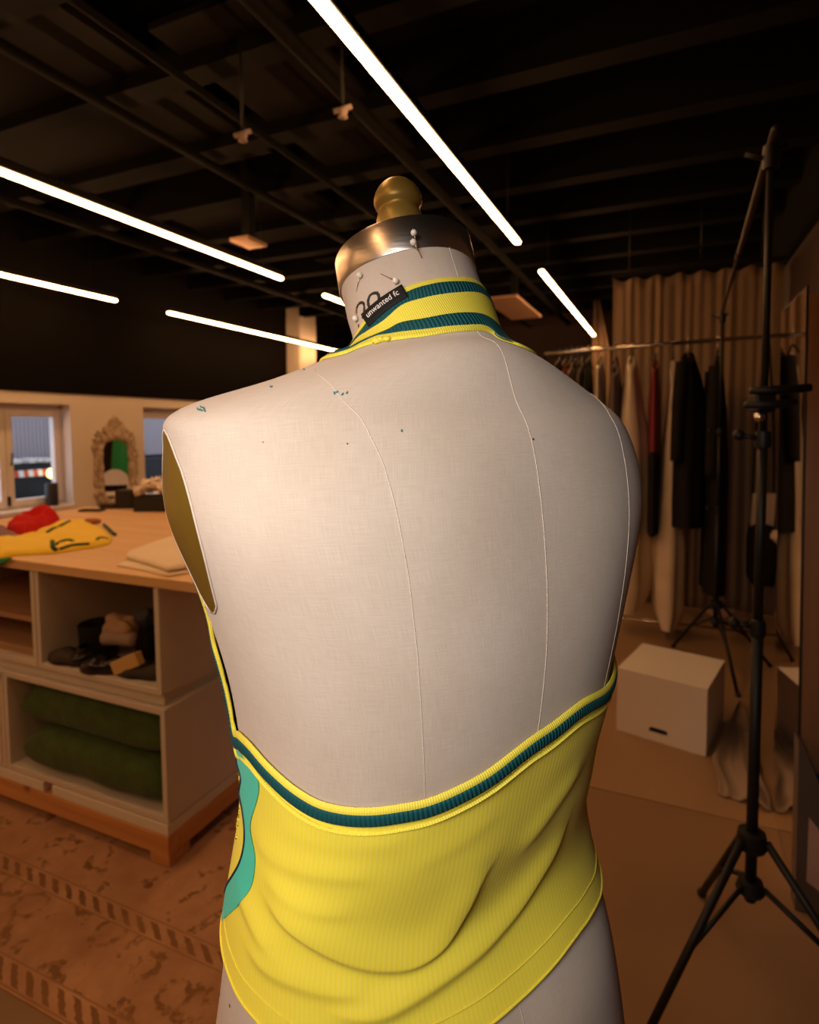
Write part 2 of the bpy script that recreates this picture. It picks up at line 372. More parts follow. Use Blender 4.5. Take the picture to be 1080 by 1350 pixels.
def catmull(P, n, closed=False):
    P = np.array(P, float); k = len(P)
    d = np.r_[0, np.cumsum(np.linalg.norm(np.diff(P, axis=0), axis=1) ** .5 + 1e-9)]
    h = np.diff(d); sl = np.diff(P, axis=0) / h[:, None]; mm = np.zeros_like(P); mm[0] = sl[0]; mm[-1] = sl[-1]
    if k > 2:
        a = (h[1:] / (h[1:] + h[:-1]))[:, None]; mm[1:-1] = a * sl[:-1] + (1 - a) * sl[1:]
    t = np.linspace(0, d[-1], n); i = np.clip(np.searchsorted(d, t, side='right') - 1, 0, k - 2)
    u = ((t - d[i]) / h[i])[:, None]; hh = h[i][:, None]
    return (2*u**3 - 3*u**2 + 1) * P[i] + (u**3 - 2*u**2 + u) * hh * mm[i] + (3*u**2 - 2*u**3) * P[i + 1] + (u**3 - u**2) * hh * mm[i + 1]

# ================================================================== THE DRESS FORM
RINGS = [[.2153,.1499,.1294,0,2.3,.78,.78,.78],[.1876,.1401,.1224,0,2.3,.92,.92,.92],[.1744,.1042,.1155,0,2.3,1.02,1.02,1.02],[.1626,.1231,.1034,0,2.3,1.1,1.1,1.1],[.1667,.142,.1245,0,2.4,1.185,1.185,1.185],[.1855,.1504,.1474,0,2.5,1.265,1.265,1.265],[.2107,.1452,.1306,0,2.7,1.34,1.34,1.34],[.2138,.132,.1,0,2.35,1.3887,1.3998,1.3787],[.213,.1176,.09,0,2.15,1.4087,1.4198,1.3987],[.125,.1077,.065,.005,2.0,1.4422,1.4606,1.4272],[.0673,.0718,.0572,-.0071,2.0,1.4725,1.4719,1.4425],[.0627,.0627,.0627,.0044,2.0,1.5025,1.5094,1.4903],[.061,.061,.061,.021,2.0,1.5324,1.5497,1.515]]
X0, D0, PHI = .01101, .52556, math.radians(33.79)
FU = r0 * math.cos(PHI) + fh * math.sin(PHI); FV = -r0 * math.sin(PHI) + fh * math.cos(PHI); FO = r0 * X0 + fh * D0
def fplace(p): p = np.asarray(p, float); return FO + p[..., 0:1] * FU + p[..., 1:2] * FV + p[..., 2:3] * Z3

class Surf:
    """the body surface as a table: rows run up through the key sections, columns run round in degrees (270 = centre back)"""
    NT, MR = 720, 40
    def __init__(s):
        th = np.radians(np.arange(s.NT) * 360 / s.NT); K = []
        for w, bb, bf, yc, n, zs, zb, zf in RINGS:
            c, q = np.cos(th), np.sin(th); e = 2 / n
            K.append(np.stack([w * np.sign(c) * np.abs(c) ** e, np.where(q > 0, bf, bb) * np.sign(q) * np.abs(q) ** e + yc, zs * (1 - q*q) + q*q * np.where(q > 0, zf, zb)], -1))
        K = np.stack(K); d = np.sqrt(np.linalg.norm(K[1:] - K[:-1], axis=-1)) + 1e-6
        t = np.concatenate([np.zeros((1, K.shape[1])), np.cumsum(d, 0)]); h = t[1:] - t[:-1]; sl = (K[1:] - K[:-1]) / h[..., None]
        mm = np.zeros_like(K); mm[0] = sl[0]; mm[-1] = sl[-1]; a = h[1:] / (h[1:] + h[:-1])
        mm[1:-1] = a[..., None] * sl[:-1] + (1 - a[..., None]) * sl[1:]
        out = []
        for k in range(len(RINGS) - 1):
            u = np.linspace(0, 1, s.MR, endpoint=False)[:, None, None]; hh = h[k][None, :, None]
            out.append((2*u**3-3*u**2+1)*K[k] + (u**3-2*u**2+u)*hh*mm[k] + (3*u**2-2*u**3)*K[k+1] + (u**3-u**2)*hh*mm[k+1])
        out.append(K[-1][None]); G = np.concatenate(out)
        # soften the shoulder and upper back so that the sections flow into each other
        ta_ = np.arange(len(G)) / s.MR; wt = np.clip((ta_ - 4.6) / .8, 0, 1) * np.clip((9.9 - ta_) / .7, 0, 1) * .5
        bk = np.clip(-np.sin(th) * 1.8 + .3, .04, 1)[None, :, None]
        for _ in range(260):
            G[1:-1] += (wt[1:-1, None, None] * bk) * ((G[:-2] + G[2:]) / 2 - G[1:-1])
        s.G = fplace(G); s.NR = len(s.G)
        du = np.roll(s.G, -1, 1) - np.roll(s.G, 1, 1); dv = np.gradient(s.G, axis=0)
        n = np.cross(du, dv); s.N = n / (np.linalg.norm(n, axis=-1, keepdims=True) + 1e-12)
        s.Q = proj(s.G); s.Dp = np.linalg.norm(s.G - CC, axis=-1)
        s.vis = np.einsum('ijk,ijk->ij', s.N, CC - s.G) > -.004
    def _bi(s, A, th, ta):
        th = np.asarray(th, float) % 360 * s.NT / 360; ta = np.clip(np.asarray(ta, float) * s.MR, 0, s.NR - 1.001)
        j = np.floor(th).astype(int); i = np.floor(ta).astype(int); u = (th - j)[..., None]; v = (ta - i)[..., None]; j2 = (j + 1) % s.NT; j = j % s.NT
        return (1-v)*((1-u)*A[i, j] + u*A[i, j2]) + v*((1-u)*A[i+1, j] + u*A[i+1, j2])
    def pt(s, th, ta, off=0.0):
        n = s.nr(th, ta); return s._bi(s.G, th, ta) + n * (np.asarray(off)[..., None] if np.ndim(off) else off)
    def nr(s, th, ta):
        n = s._bi(s.N, th, ta); return n / (np.linalg.norm(n, axis=-1, keepdims=True) + 1e-12)
    def pick(s, x, y, rows=None):
        d = np.hypot(s.Q[..., 0] - x, s.Q[..., 1] - y); d = np.where(s.vis, d, 1e9)
        if rows: d[:int(rows[0]*s.MR)] = 1e9; d[int(rows[1]*s.MR):] = 1e9
        mn = d.min(); dd = np.where(d < mn + 1.2, s.Dp, 1e9)
        if mn > 3: dd = np.where(d < mn + .05, s.Dp, 1e9)
        i, j = np.unravel_index(np.argmin(dd + d * .002), d.shape)
        th, ta = j * 360 / s.NT, i / s.MR
        if mn < 3:
            for _ in range(4):
                q0 = proj(s.pt(th, ta)); e = np.array([x, y]) - q0
                J = np.stack([(proj(s.pt(th + .2, ta)) - q0) / .2, (proj(s.pt(th, min(ta + .01, 11.99))) - q0) / .01], 1)
                if abs(np.linalg.det(J)) < 40: break
                st = np.linalg.solve(J, e); th += float(np.clip(st[0], -1.5, 1.5)); ta += float(np.clip(st[1], -.05, .05))
        return th % 360, ta
    def picks(s, L, rows=None):
        o = np.array([s.pick(x, y, rows) for x, y in L]); o[:, 0] = np.degrees(np.unwrap(np.radians(o[:, 0]))); return o
    def curve(s, L, n, off, rows=None):
        q = catmull(s.picks(L, rows) / [30, 1], n) * [30, 1]; return s.pt(q[:, 0], q[:, 1], off)
    def shift(s, th, ta, dvec):
        """move along the surface by the world vectors dvec"""
        p = s.pt(th, ta); a = (s.pt(th + .5, ta) - s.pt(th - .5, ta)); b = (s.pt(th, np.minimum(ta + .02, 11.9)) - s.pt(th, ta - .02)) / .04
        aa = (a*a).sum(-1); bb = (b*b).sum(-1); ab = (a*b).sum(-1); ra = (a*dvec).sum(-1); rb = (b*dvec).sum(-1); det = aa*bb - ab*ab
        return th + (ra*bb - rb*ab) / det, ta + (rb*aa - ra*ab) / det
B = Surf()
RES = {'neck': (9.6, 12.01), 'torso': (0, 10.2)}

form = thing('dress_form', 'linen covered tailor\'s dress form seen from behind, wearing the yellow halter top', 'mannequin', (FO[0], FO[1], 0))
# body: the linen skin
rows = np.unique(np.r_[np.arange(0, B.NR, 3), B.NR - 1]); cols = np.arange(0, B.NT, 2)
G = B.G[rows][:, np.r_[cols, 0]]
ucum = np.concatenate([np.zeros((len(rows), 1)), np.cumsum(np.linalg.norm(np.diff(G, axis=1), axis=-1), 1)], 1)
umid = np.concatenate([[0], np.cumsum(np.linalg.norm(np.diff(B.G[int(5.5*B.MR)][np.r_[cols, 0]], axis=0), axis=-1))])
vv = np.concatenate([[0], np.cumsum(np.linalg.norm(np.diff(B.G[rows, 540], axis=0), axis=-1))])
mb = MB().grid(G, uv=np.stack(np.broadcast_arrays(umid[None, :], vv[:, None]), -1))
body = mb.build('torso', M['linen'], form, True)
# seams
def seam(px, rows=None, n=90, mirror=False):
    q = catmull(B.picks(px, rows) / [30, 1], n) * [30, 1]
    if mirror: q[:, 0] = 540 - q[:, 0]
    return B.pt(q[:, 0], q[:, 1], .0001)
pr = [(415, 487), (428, 500), (442, 514), (466, 541), (490, 579), (507, 617), (524, 680), (537, 750), (548, 840), (555, 930), (560, 1040), (562, 1120)]
cbq = np.stack([np.full(160, 270.0), np.linspace(.2, 11.95, 160)], 1)
MB().tube(B.pt(cbq[:, 0], cbq[:, 1], .0001), .0003, 5).build('seam', M['thread'], form, True)
MB().tube(seam(pr, RES['torso']), .0003, 5).build('seam', M['thread'], form, True)
MB().tube(seam(pr, RES['torso'], mirror=True), .0003, 5).build('seam', M['thread'], form, True)
# armhole plates: lens shaped gold plates in the sides
edge = B.picks([(220, 566), (224, 578), (232, 599), (241, 622), (252, 660), (262, 700), (271, 735), (279, 768), (287, 800), (291, 816)], (4.5, 8.6))
ec = catmull(edge / [30, 1], 60) * [30, 1]
for mirror in (False, True):
    W = np.linspace(-1, 1, 33); Gp = []
    for k in range(60):
        th, ta = ec[k]; half = max(0.0, th - 180.0)
        close = min(1.0, k / 5, (59 - k) / 5) ** .6
        ths = 180 + W * half * close if k not in (0, 59) else 180 + W * .01
        if mirror: ths = 540 - ths
        bulge = .0012 * (1 - W**2) * close
        Gp.append(B.pt(ths, np.full(33, ta), .0006 + bulge))
    pl = MB().grid(Gp).build('arm_plate', M['plate'], form, True, label='gold painted arm plate')
    loop = [Gp[k][-1] for k in range(60)] + [Gp[k][0] for k in range(59, -1, -1)]
    MB().tube(loop + [loop[0]], .0008, 6).build('armhole_edge', M['thread'], form, True)
# neck block: steel band and gold finial
tp = B.G[-1]; cen = tp.mean(0); nrm = np.cross(tp[0] - cen, tp[180] - cen); nrm /= np.linalg.norm(nrm); nrm *= np.sign(nrm[2])
a1 = (tp[0] - cen); a2 = (tp[180] - cen)
ang = np.radians(np.arange(0, 360, 3))
def nring(sc, h): return [cen + (a1 * math.cos(t) + a2 * math.sin(t)) * sc + nrm * h for t in ang]
bh = .0245
MB().grid([nring(.985, -.004), nring(1.004, -.004), nring(1.010, -.003), nring(1.01, bh), nring(1.0, bh + .001), nring(.985, bh + .001), nring(.97, bh - .002), nring(.0001, bh - .002)], close_u=True).build('neck_band', M['steel'], form, 'auto', label='polished steel neck band')
fc = cen + nrm * (bh - .002)
fin = [(.0, -.001), (.017, -.001), (.017, .006), (.0178, .012), (.0204, .020), (.0221, .028), (.0226, .034), (.0221, .040), (.0207, .0445), (.0192, .0470), (.0188, .0485), (.0198, .0502), (.0222, .0525), (.0232, .0555), (.0229, .0600), (.0210, .0655), (.0176, .0708), (.0128, .0752), (.007, .0785), (.003, .0797), (.0001, .080)]
FS = .955
fax = Vector(nrm.tolist()).lerp(Vector((0, 0, 1)), .45).normalized()
MB().lathe([(max(r, .0001) * FS, h * FS) for r, h in fin], fc, 40, fax).build('finial', M['gold'], form, True, label='gold painted acorn finial')
# size number in ink on the neck
def stroke(px, r, name='size_number', rows=RES['neck'], mt='ink', n=26, parent=None, flat=.25):
    P = B.curve(px, n, .0002, rows); rr = [r * (.75 + .5 * noise.noise(Vector((i * .9, px[0][0], 0)))) for i in range(n)]
    q = B.picks([px[len(px) // 2]], rows)[0]; nn = B.nr(q[0], q[1])
    V = []; mbx = MB()
    T = np.gradient(P, axis=0); T /= np.linalg.norm(T, axis=1, keepdims=True); W = np.cross(nn, T)
    mbx.grid(np.stack([P - W * np.array(rr)[:, None], P + nn * .0003, P + W * np.array(rr)[:, None]], 0))
    return mbx
sn = stroke([(470, 413), (471, 405), (475, 399.5), (479.5, 400), (480.5, 407), (479, 416), (477.5, 420)], .0017)
s2 = stroke([(487, 405), (485.7, 397), (488, 390), (493, 386.7), (498, 387), (500, 393), (499.5, 400), (497, 405)], .0018)
sn.add(s2.v, s2.f); s3 = stroke([(473, 428), (472.5, 432)], .0014, n=4); sn.add(s3.v, s3.f)
sn.build('size_number', M['ink'], form, True, label='hand inked size number')
# lint and marks on the linen
def speck(x, y, r, mt, name, lab=None, rows=(0, 10.2)):
    q = B.pick(x, y, rows); p = B.pt(*q); n = B.nr(*q)
    MB().lathe([(.0001, .0004), (r, .0003), (r, 0)], p, 10, n).build(name, M[mt], form, True, label=lab)
for x, y, L in [(262, 540, 4), (267, 537, 5), (270, 541, 5), (266, 541, 4), (358, 510, 3), (441, 519, 3), (444, 517, 3), (451, 520, 3), (457, 518, 2.5), (401, 487, 2.5), (529, 568, 2.5)]:
    a = random.uniform(0, PI); P = B.curve([(x - L/2*math.cos(a), y - L/2*math.sin(a)), (x, y + 1.2), (x + L/2*math.cos(a), y + L/2*math.sin(a))], 6, .0006, RES['torso'])
    MB().tube(P, .00045, 5).build('thread_lint', M['lint'], form, True, label='teal lint caught in the weave')
for x, y, r in [(703, 579, .0009), (458, 585, .0005), (347, 583, .0004), (303, 1326, .0012), (290, 1311, .0009)]:
    speck(x, y, r, 'stain', 'stain')
# stand under the form
MB().tube([(FO[0], FO[1], .03), (FO[0], FO[1], .79)], .017, 20).build('stand_pole', M['black_metal'], form, True)
MB().lathe([(.0001, .0), (.2, .0), (.205, .012), (.19, .022), (.05, .035), (.03, .06), (.018, .075)], (FO[0], FO[1], 0), 40).build('base', M['black_metal'], form, 'auto')
Gb = [list(B.G[0][::8])] + [[FO * 1.0 + np.array([0, 0, .78]) + (p - FO - np.array([0, 0, .78])) * k for p in B.G[0][::8]] for k in (.6, .2, .001)]
MB().grid(Gb, close_u=True).build('underside', M['thread'], form, False)

# ================================================================== THE HALTER TOP
top = thing('halter_top', 'yellow open-backed halter top with teal ribbed edges, pinned on the dress form', 'top', (FO[0], FO[1], .9))
nl_px = [(286, 858), (294, 898), (303, 933), (310, 953), (320, 964), (334, 977), (362, 1008), (395, 1036), (423, 1052), (456, 1060), (493, 1061), (525, 1057), (560, 1050), (600, 1034), (640, 1012), (681, 981), (721, 953), (762, 922), (802, 893)]
nq = B.picks(nl_px, RES['torso'])
# keep the run monotonic round the body
for i in range(1, len(nq)): nq[i, 0] = max(nq[i, 0], nq[i-1, 0] + .8)
lt = nq[0]; rt = nq[-1]
left_ext = [(122, 9.75), (128, 9.1), (137, 8.0), (147, 6.6), (158, 5.7), (lt[0] - 9, lt[1] + .22)]
right_ext = [(max(rt[0] + 6, 368), rt[1] + .5), (380, 6.4), (390, 8.0), (404, 9.1), (412, 9.75)]
loop = np.array(left_ext + [tuple(q) for q in nq] + right_ext)
NQ = catmull(loop / [30, 1], 640) * [30, 1]; NQ[:, 0] = np.maximum.accumulate(NQ[:, 0] + np.arange(640) * 1e-5)
fr = np.stack([np.linspace(NQ[-1, 0], NQ[0, 0] + 360, 60)[1:-1], 9.75 - .25 * np.sin(np.linspace(0, PI, 60))[1:-1]], 1)
ALL = np.concatenate([NQ, fr])
hem_px = [(300, 1228), (309, 1280), (321, 1310), (345, 1340), (652, 1341), (699, 1298), (751, 1234), (779, 1194), (787, 1179)]
hq = B.picks(hem_px, (0, 5))
hth = np.r_[hq[:, 0], 450, hq[0, 0] + 360]; hta = np.r_[hq[:, 1], (hq[0, 1] + hq[-1, 1]) / 2, hq[0, 1]]
o = np.argsort(hth); hth, hta = hth[o], hta[o]
mid = .5 * (hq[3, 1] + hq[4, 1]) - .12
hth = np.r_[hth[:4], (hq[3, 0] + hq[4, 0]) / 2, hth[4:]]; hta = np.r_[hta[:4], mid, hta[4:]]
def hem_tau(th):
    th = (np.asarray(th) - hth[0]) % 360 + hth[0]
    k = np.interp(th, hth, hta)
    for s_ in (-4, -2, 2, 4): k = k + np.interp((th + s_ - hth[0]) % 360 + hth[0], hth, hta)
    return k / 5
folds = [  # ridge line in the cloth, height, width above, width below
    ([(352, 1172), (374, 1203), (411, 1232), (456, 1256), (500, 1266), (545, 1260), (582, 1232), (606, 1192), (628, 1152), (646, 1126)], .0085, .020, .0055),
    ([(430, 1322), (460, 1332), (500, 1332), (540, 1312), (593, 1276), (640, 1236), (680, 1190), (706, 1150), (732, 1105), (745, 1075)], .0075, .017, .006),
    ([(330, 1240), (350, 1268), (390, 1290), (440, 1302), (490, 1300)], .004, .014, .006),
    ([(338, 1090), (350, 1116), (385, 1138), (440, 1150), (500, 1150)], 0.0018, .012, .007),
    ([(352, 1150), (380, 1176), (420, 1194), (470, 1200)], 0.0017, .010, .006),
    ([(370, 1086), (420, 1106), (480, 1110), (540, 1104)], 0.0010, .012, .009),
    ([(540, 1140), (600, 1108), (660, 1062)], 0.0011, .014, .009),
    ([(680, 1120), (720, 1070), (765, 1000)], .0030, .014, .009),
    ([(318, 1170), (330, 1200), (345, 1230), (362, 1250)], .0034, .012, .006),
]
FL = []
for px, hgt, w1, w2 in folds:
    q = catmull(B.picks(px, (0, 5)) / [30, 1], 120) * [30, 1]; P = B.pt(q[:, 0], q[:, 1]); T = np.gradient(P, axis=0); T /= np.linalg.norm(T, axis=1, keepdims=True)
    Wd = np.cross(B.nr(q[:, 0], q[:, 1]), T); Wd *= np.where(Wd[:, 2:3] > 0, -1, 1)  # points to the lower side
    u = np.linspace(0, 1, 120); FL.append((P, Wd, .72 * hgt * np.sin(PI * np.clip(np.minimum(u, 1 - u) * 2.6, 0, .5)) ** 1.3, w1, w2))
def drape(P0):
    out = np.zeros(len(P0))
    for P, Wd, hg, w1, w2 in FL:
        for c0 in range(0, len(P0), 6000):
            Q_ = P0[c0:c0 + 6000]
            d = np.linalg.norm(Q_[:, None] - P[None], axis=-1); k = d.argmin(1)
            # blend the side direction over the near samples so that the ridge runs smoothly
            w_ = np.exp(-((d - d.min(1, keepdims=True)) / .004)); w_ /= w_.sum(1, keepdims=True)
            c_ = w_ @ P; wd = w_ @ Wd; wd /= np.linalg.norm(wd, axis=1, keepdims=True) + 1e-9
            s_ = ((Q_ - c_) * wd).sum(-1); hh = w_ @ hg
            al = np.sqrt(np.maximum(((Q_ - c_) ** 2).sum(-1) - s_**2, 0))
            out[c0:c0 + 6000] += hh * np.exp(-np.where(s_ < 0, s_ / w1, s_ / w2) ** 2) * np.exp(-(al / .012) ** 2)
    return out
NRW = 150; U = np.linspace(0, 1, NRW)
TH = ALL[:, 0]; TT = ALL[:, 1]; HT = hem_tau(TH)
TA = HT[None] + (TT - HT)[None] * U[:, None]; THg = np.broadcast_to(TH[None], TA.shape)
P0 = B.pt(THg, TA); NN = B.nr(THg, TA)
off = .0028 + drape(P0.reshape(-1, 3)).reshape(TA.shape) + .0015 * np.exp(-U[:, None] * 10)
wob = np.array([[noise.noise(Vector(p) * 14) for p in r[::4]] for r in P0[::4]])
wob = np.array([np.interp(np.arange(P0.shape[1]), np.arange(0, P0.shape[1], 4), r) for r in wob])
wob = np.stack([np.interp(np.arange(NRW), np.arange(0, NRW, 4), wob[:, j]) for j in range(wob.shape[1])], 1)
fade = np.clip((TT[None] - TA) * 3, 0, 1)
off = off + .0022 * wob * fade
JG = P0 + NN * off[..., None]
JG = np.concatenate([JG, JG[:, :1]], 1)
us = np.interp(np.r_[TH, TH[0] + 360], np.arange(361) + TH[0], np.r_[0, np.cumsum(np.linalg.norm(np.diff(B.pt(np.arange(361) + TH[0], np.full(361, 3.0)), axis=0), axis=1))])
jb = MB().grid(JG, uv=np.stack(np.broadcast_arrays(us[None], JG[..., 2]), -1))
jer = jb.build('body_panel', M['jersey'], top, True, label='yellow ribbed jersey body')
jbvh = BVHTree.FromPolygons([Vector(p) for p in jb.v], jb.f)
def on_jersey(p, n, lift):
    h = jbvh.ray_cast(Vector(p) + Vector(n) * .04, -Vector(n), .08)
    return np.array(h[0]) + np.asarray(n) * lift if h[0] is not None else np.asarray(p) + np.asarray(n) * (.004 + lift)
sol = jer.modifiers.new('thickness', 'SOLIDIFY'); sol.thickness = .0009; sol.offset = -1
# turned up hem: a line of stitching and a rolled edge
hemq = np.linspace(hth[0], hth[0] + 360, 300)
def jersey_line(dtau):
    return [on_jersey(B.pt(t, hem_tau(t) + dtau), B.nr(t, hem_tau(t) + dtau), .0002) for t in hemq]
MB().tube(jersey_line(.155), .00055, 5).build('hem_stitching', M['rib_yellow'], top, True)
MB().tube([p for p in JG[0]], .0011, 6).build('hem', M['jersey'], top, True)
# ribbed edge along the open back
PN = B.pt(NQ[:, 0], NQ[:, 1]); TN = np.gradient(PN, axis=0); TN /= np.linalg.norm(TN, axis=1, keepdims=True)
NNq = B.nr(NQ[:, 0], NQ[:, 1]); WN = np.cross(TN, NNq); k = len(WN) // 2; WN *= -np.sign(WN[k, 2])
sarc = np.r_[0, np.cumsum(np.linalg.norm(np.diff(PN, axis=0), axis=1))]
def edge_strip(d0, d1, lift, name, mt, parent, n=7):
    rowsg = []; uvs = []
    for d in np.linspace(d0, d1, n):
        th, ta = B.shift(NQ[:, 0], NQ[:, 1], WN * d)
        f = (d - d0) / (d1 - d0); lf = lift + .0009 * math.sin(PI * f)
        if n > 2 and (f == 0 or f == 1): lf = lift - .0016
        rowsg.append(B.pt(th, ta, lf)); uvs.append(np.stack([sarc, np.full_like(sarc, d)], -1))
    return MB().grid(rowsg, uv=np.array(uvs)).build(name, M[mt], parent, True)
bandp = edge_strip(-.0008, .0145, .0044, 'back_band', 'rib_yellow', top, 11)
bandp['label'] = 'ribbed band along the open back'
edge_strip(.0026, .0132, .0056, 'teal_stripe', 'teal', bandp, 9)['label'] = 'teal ribbed stripe'
edge_strip(.0185, .0197, .0046, 'topstitching', 'rib_yellow', top, 5)
# mint side panel with navy piping
def spread(px, n): return catmull(np.array(px, float), n)
lb = spread([(315, 986), (319, 1006), (324, 1024), (321, 1042), (325, 1062), (328, 1086), (328, 1110), (322, 1136), (312, 1156), (303, 1170), (300, 1176)], 40)
rb = spread([(322, 988), (334, 1008), (346, 1027), (344, 1050), (335, 1082), (336, 1100), (341, 1122), (340, 1150), (332, 1176), (318, 1194), (301, 1213)], 40)
Gm = []
for i in range(40):
    rw = []
    for f in np.linspace(0, 1, 9):
        x, y = lb[i] * (1 - f) + rb[i] * f; q = B.pick(x, y, (0, 5)); rw.append(q)
    Gm.append(rw)
Gm = np.array(Gm); Gm[..., 0] = np.where(Gm[..., 0] < 90, Gm[..., 0] + 360, Gm[..., 0])
for _ in range(2): Gm[1:-1] = (Gm[:-2] + Gm[1:-1] * 2 + Gm[2:]) / 4
GP = np.array([[on_jersey(B.pt(*q), B.nr(*q), .0008) for q in r] for r in Gm])
MB().grid(GP).build('side_panel', M['mint'], top, True, label='mint side panel')
MB().tube(GP[:, 0], .0011, 6).build('piping', M['navy'], top, True, label='wavy navy piping')
# neck band: stripes run round the neck and meet at the left
cols_px = [
    [(455, 463), (456.5, 463.4), (457.5, 463.8), (459, 464.2), (459.5, 464.8), (457, 466.5)],
    [(468, 446), (471, 449), (472, 450.5), (476, 455), (477, 456), (474, 459.5)],
    [(481, 424), (485, 427), (487, 440), (495, 446), (496, 447), (491, 454)],
    [(505, 401), (508, 406), (507, 427), (511, 438), (513, 444), (511, 450.5)],
    [(535, 380), (537, 386), (531, 406), (527, 427), (529, 442), (531, 447.5)],
    [(564, 370.6), (564, 376.5), (559, 397), (556, 421), (556, 439), (557, 444.5)],
    [(601, 366.5), (601, 372), (601.5, 390), (601.5, 413), (601.5, 433.5), (601, 438)],
    [(624, 369.5), (630, 377), (635, 392), (639, 416), (645, 437), (650, 441)],
    [(643, 384), (648, 393), (653, 403), (667, 426), (678, 443), (689, 452)]]
CP = np.array([B.picks(c, (9.0, 12.01)) for c in cols_px])   # 9 x 6 x 2
CP[..., 0] = np.degrees(np.unwrap(np.radians(CP[..., 0]), axis=0))
last = CP[-1]; first = CP[0]
ext_r = np.stack([np.stack([last[:, 0] * 0 + a, last[:, 1] * (1 - f) + np.linspace(9.9, 9.4, 6) * f], -1) for a, f in ((last[:, 0].max() + 22, .35), (last[:, 0].max() + 55, .85), (450, 1.0))])
ext_l = np.stack([np.stack([first[:, 0] * 0 + a, first[:, 1] * (1 - f) + np.linspace(9.9, 9.4, 6) * f], -1) for a, f in ((90, 1.0), (125, .9), (first[:, 0].min() - 18, .4))])
CP = np.concatenate([ext_l, CP, ext_r])
NC = 260
CV = np.stack([catmull(CP[:, e] / [30, 1], NC) * [30, 1] for e in range(6)])  # 6 x NC x 2
for e in range(1, 6): CV[e, :, 1] = np.minimum(CV[e, :, 1], CV[e-1, :, 1] - .0005)
def collar_strip(e0, e1, lift, name, mt, parent, n=7, edge=.0014):
    g = []; uv = []
    pm = B.pt(CV[3, :, 0], CV[3, :, 1]); sa = np.r_[0, np.cumsum(np.linalg.norm(np.diff(pm, axis=0), axis=1))]
    for i, f in enumerate(np.linspace(0, 1, n)):
        c = CV[e0] * (1 - f) + CV[e1] * f if e1 - e0 == 1 else None
        if c is None:
            x = e0 + f * (e1 - e0); j = min(int(x), e1 - 1); c = CV[j] * (1 - (x - j)) + CV[j + 1] * (x - j)
        lf = lift + .0007 * math.sin(PI * f) - (edge if i in (0, n - 1) else 0)
        g.append(B.pt(c[:, 0], c[:, 1], lf)); uv.append(np.stack([sa, np.full(NC, f * .03)], -1))
    return MB().grid(g, uv=np.array(uv)).build(name, M[mt], parent, True)
collar = collar_strip(0, 5, .0022, 'collar', 'rib_yellow', top, 31, .0018)
collar['label'] = 'yellow ribbed neck band'
collar_strip(1, 2, .0030, 'teal_stripe', 'teal', collar, 9)['label'] = 'teal ribbed stripe'
collar_strip(3, 4, .0030, 'teal_stripe', 'teal', collar, 9)['label'] = 'teal ribbed stripe'
kn = [MB().sphere(B.pt(*B.pick(x, y, (9, 12))) + B.nr(*B.pick(x, y, (9, 12))) * .002, .0026, sc=(1.3, 1, .8), nz=.5, seed=i) for i, (x, y) in enumerate([(497, 453), (503, 451), (511, 450)])]
kk = MB()
for q in kn: kk.add(q.v, q.f)
kk.build('seam_end', M['rib_yellow'], collar, True)
# woven label with the lettering
cr = [B.pick(*p, RES['neck']) for p in [(481.5, 416), (531.6, 379), (540, 394.5), (491, 434)]]
LC = [B.pt(*q, .0042) for q in cr]; LNn = B.nr(*cr[1]) * .5 + B.nr(*cr[0]) * .5; LNn /= np.linalg.norm(LNn)
def lab_pt(u, v, lift=0.0):  # u along, v down
    p = LC[0]*(1-u)*(1-v) + LC[1]*u*(1-v) + LC[2]*u*v + LC[3]*(1-u)*v
    return p + LNn * (lift + .0022 * math.sin(PI * u) + .0006 * math.sin(PI * v))
Lf = [[lab_pt(u, v) for u in np.linspace(0, 1, 21)] for v in np.linspace(0, 1, 7)]
wl = MB().grid(Lf).build('woven_label', M['label'], top, True, label='black woven label with white lettering')
sl = wl.modifiers.new('thickness', 'SOLIDIFY'); sl.thickness = .0007; sl.offset = 0
fcv = bpy.data.curves.new('lettering', 'FONT'); fcv.body = 'unwanted fc'; fcv.size = 1; fcv.offset = .002; fcv.extrude = 0; fcv.resolution_u = 3
tmp = bpy.data.objects.new('lettering', fcv); COL.objects.link(tmp)
dg = bpy.context.evaluated_depsgraph_get(); dg.update()
tm = bpy.data.meshes.new_from_object(tmp.evaluated_get(dg)); bpy.data.objects.remove(tmp)
bmt = bmesh.new(); bmt.from_mesh(tm); bmesh.ops.triangulate(bmt, faces=bmt.faces); bmesh.ops.subdivide_edges(bmt, edges=[e for e in bmt.edges if e.calc_length() > .12], cuts=1)
tv = np.array([v.co for v in bmt.verts]); bmt.verts.index_update(); tf = [[v.index for v in f.verts] for f in bmt.faces]; bmt.free()
x0t, x1t = tv[:, 0].min(), tv[:, 0].max()
MB().add([lab_pt(.10 + .78 * (p[0] - x0t) / (x1t - x0t), .60 - .44 * (p[1] / .75), .0009) for p in tv], tf).build('lettering', M['white_ink'], wl, False, label='white lettering')

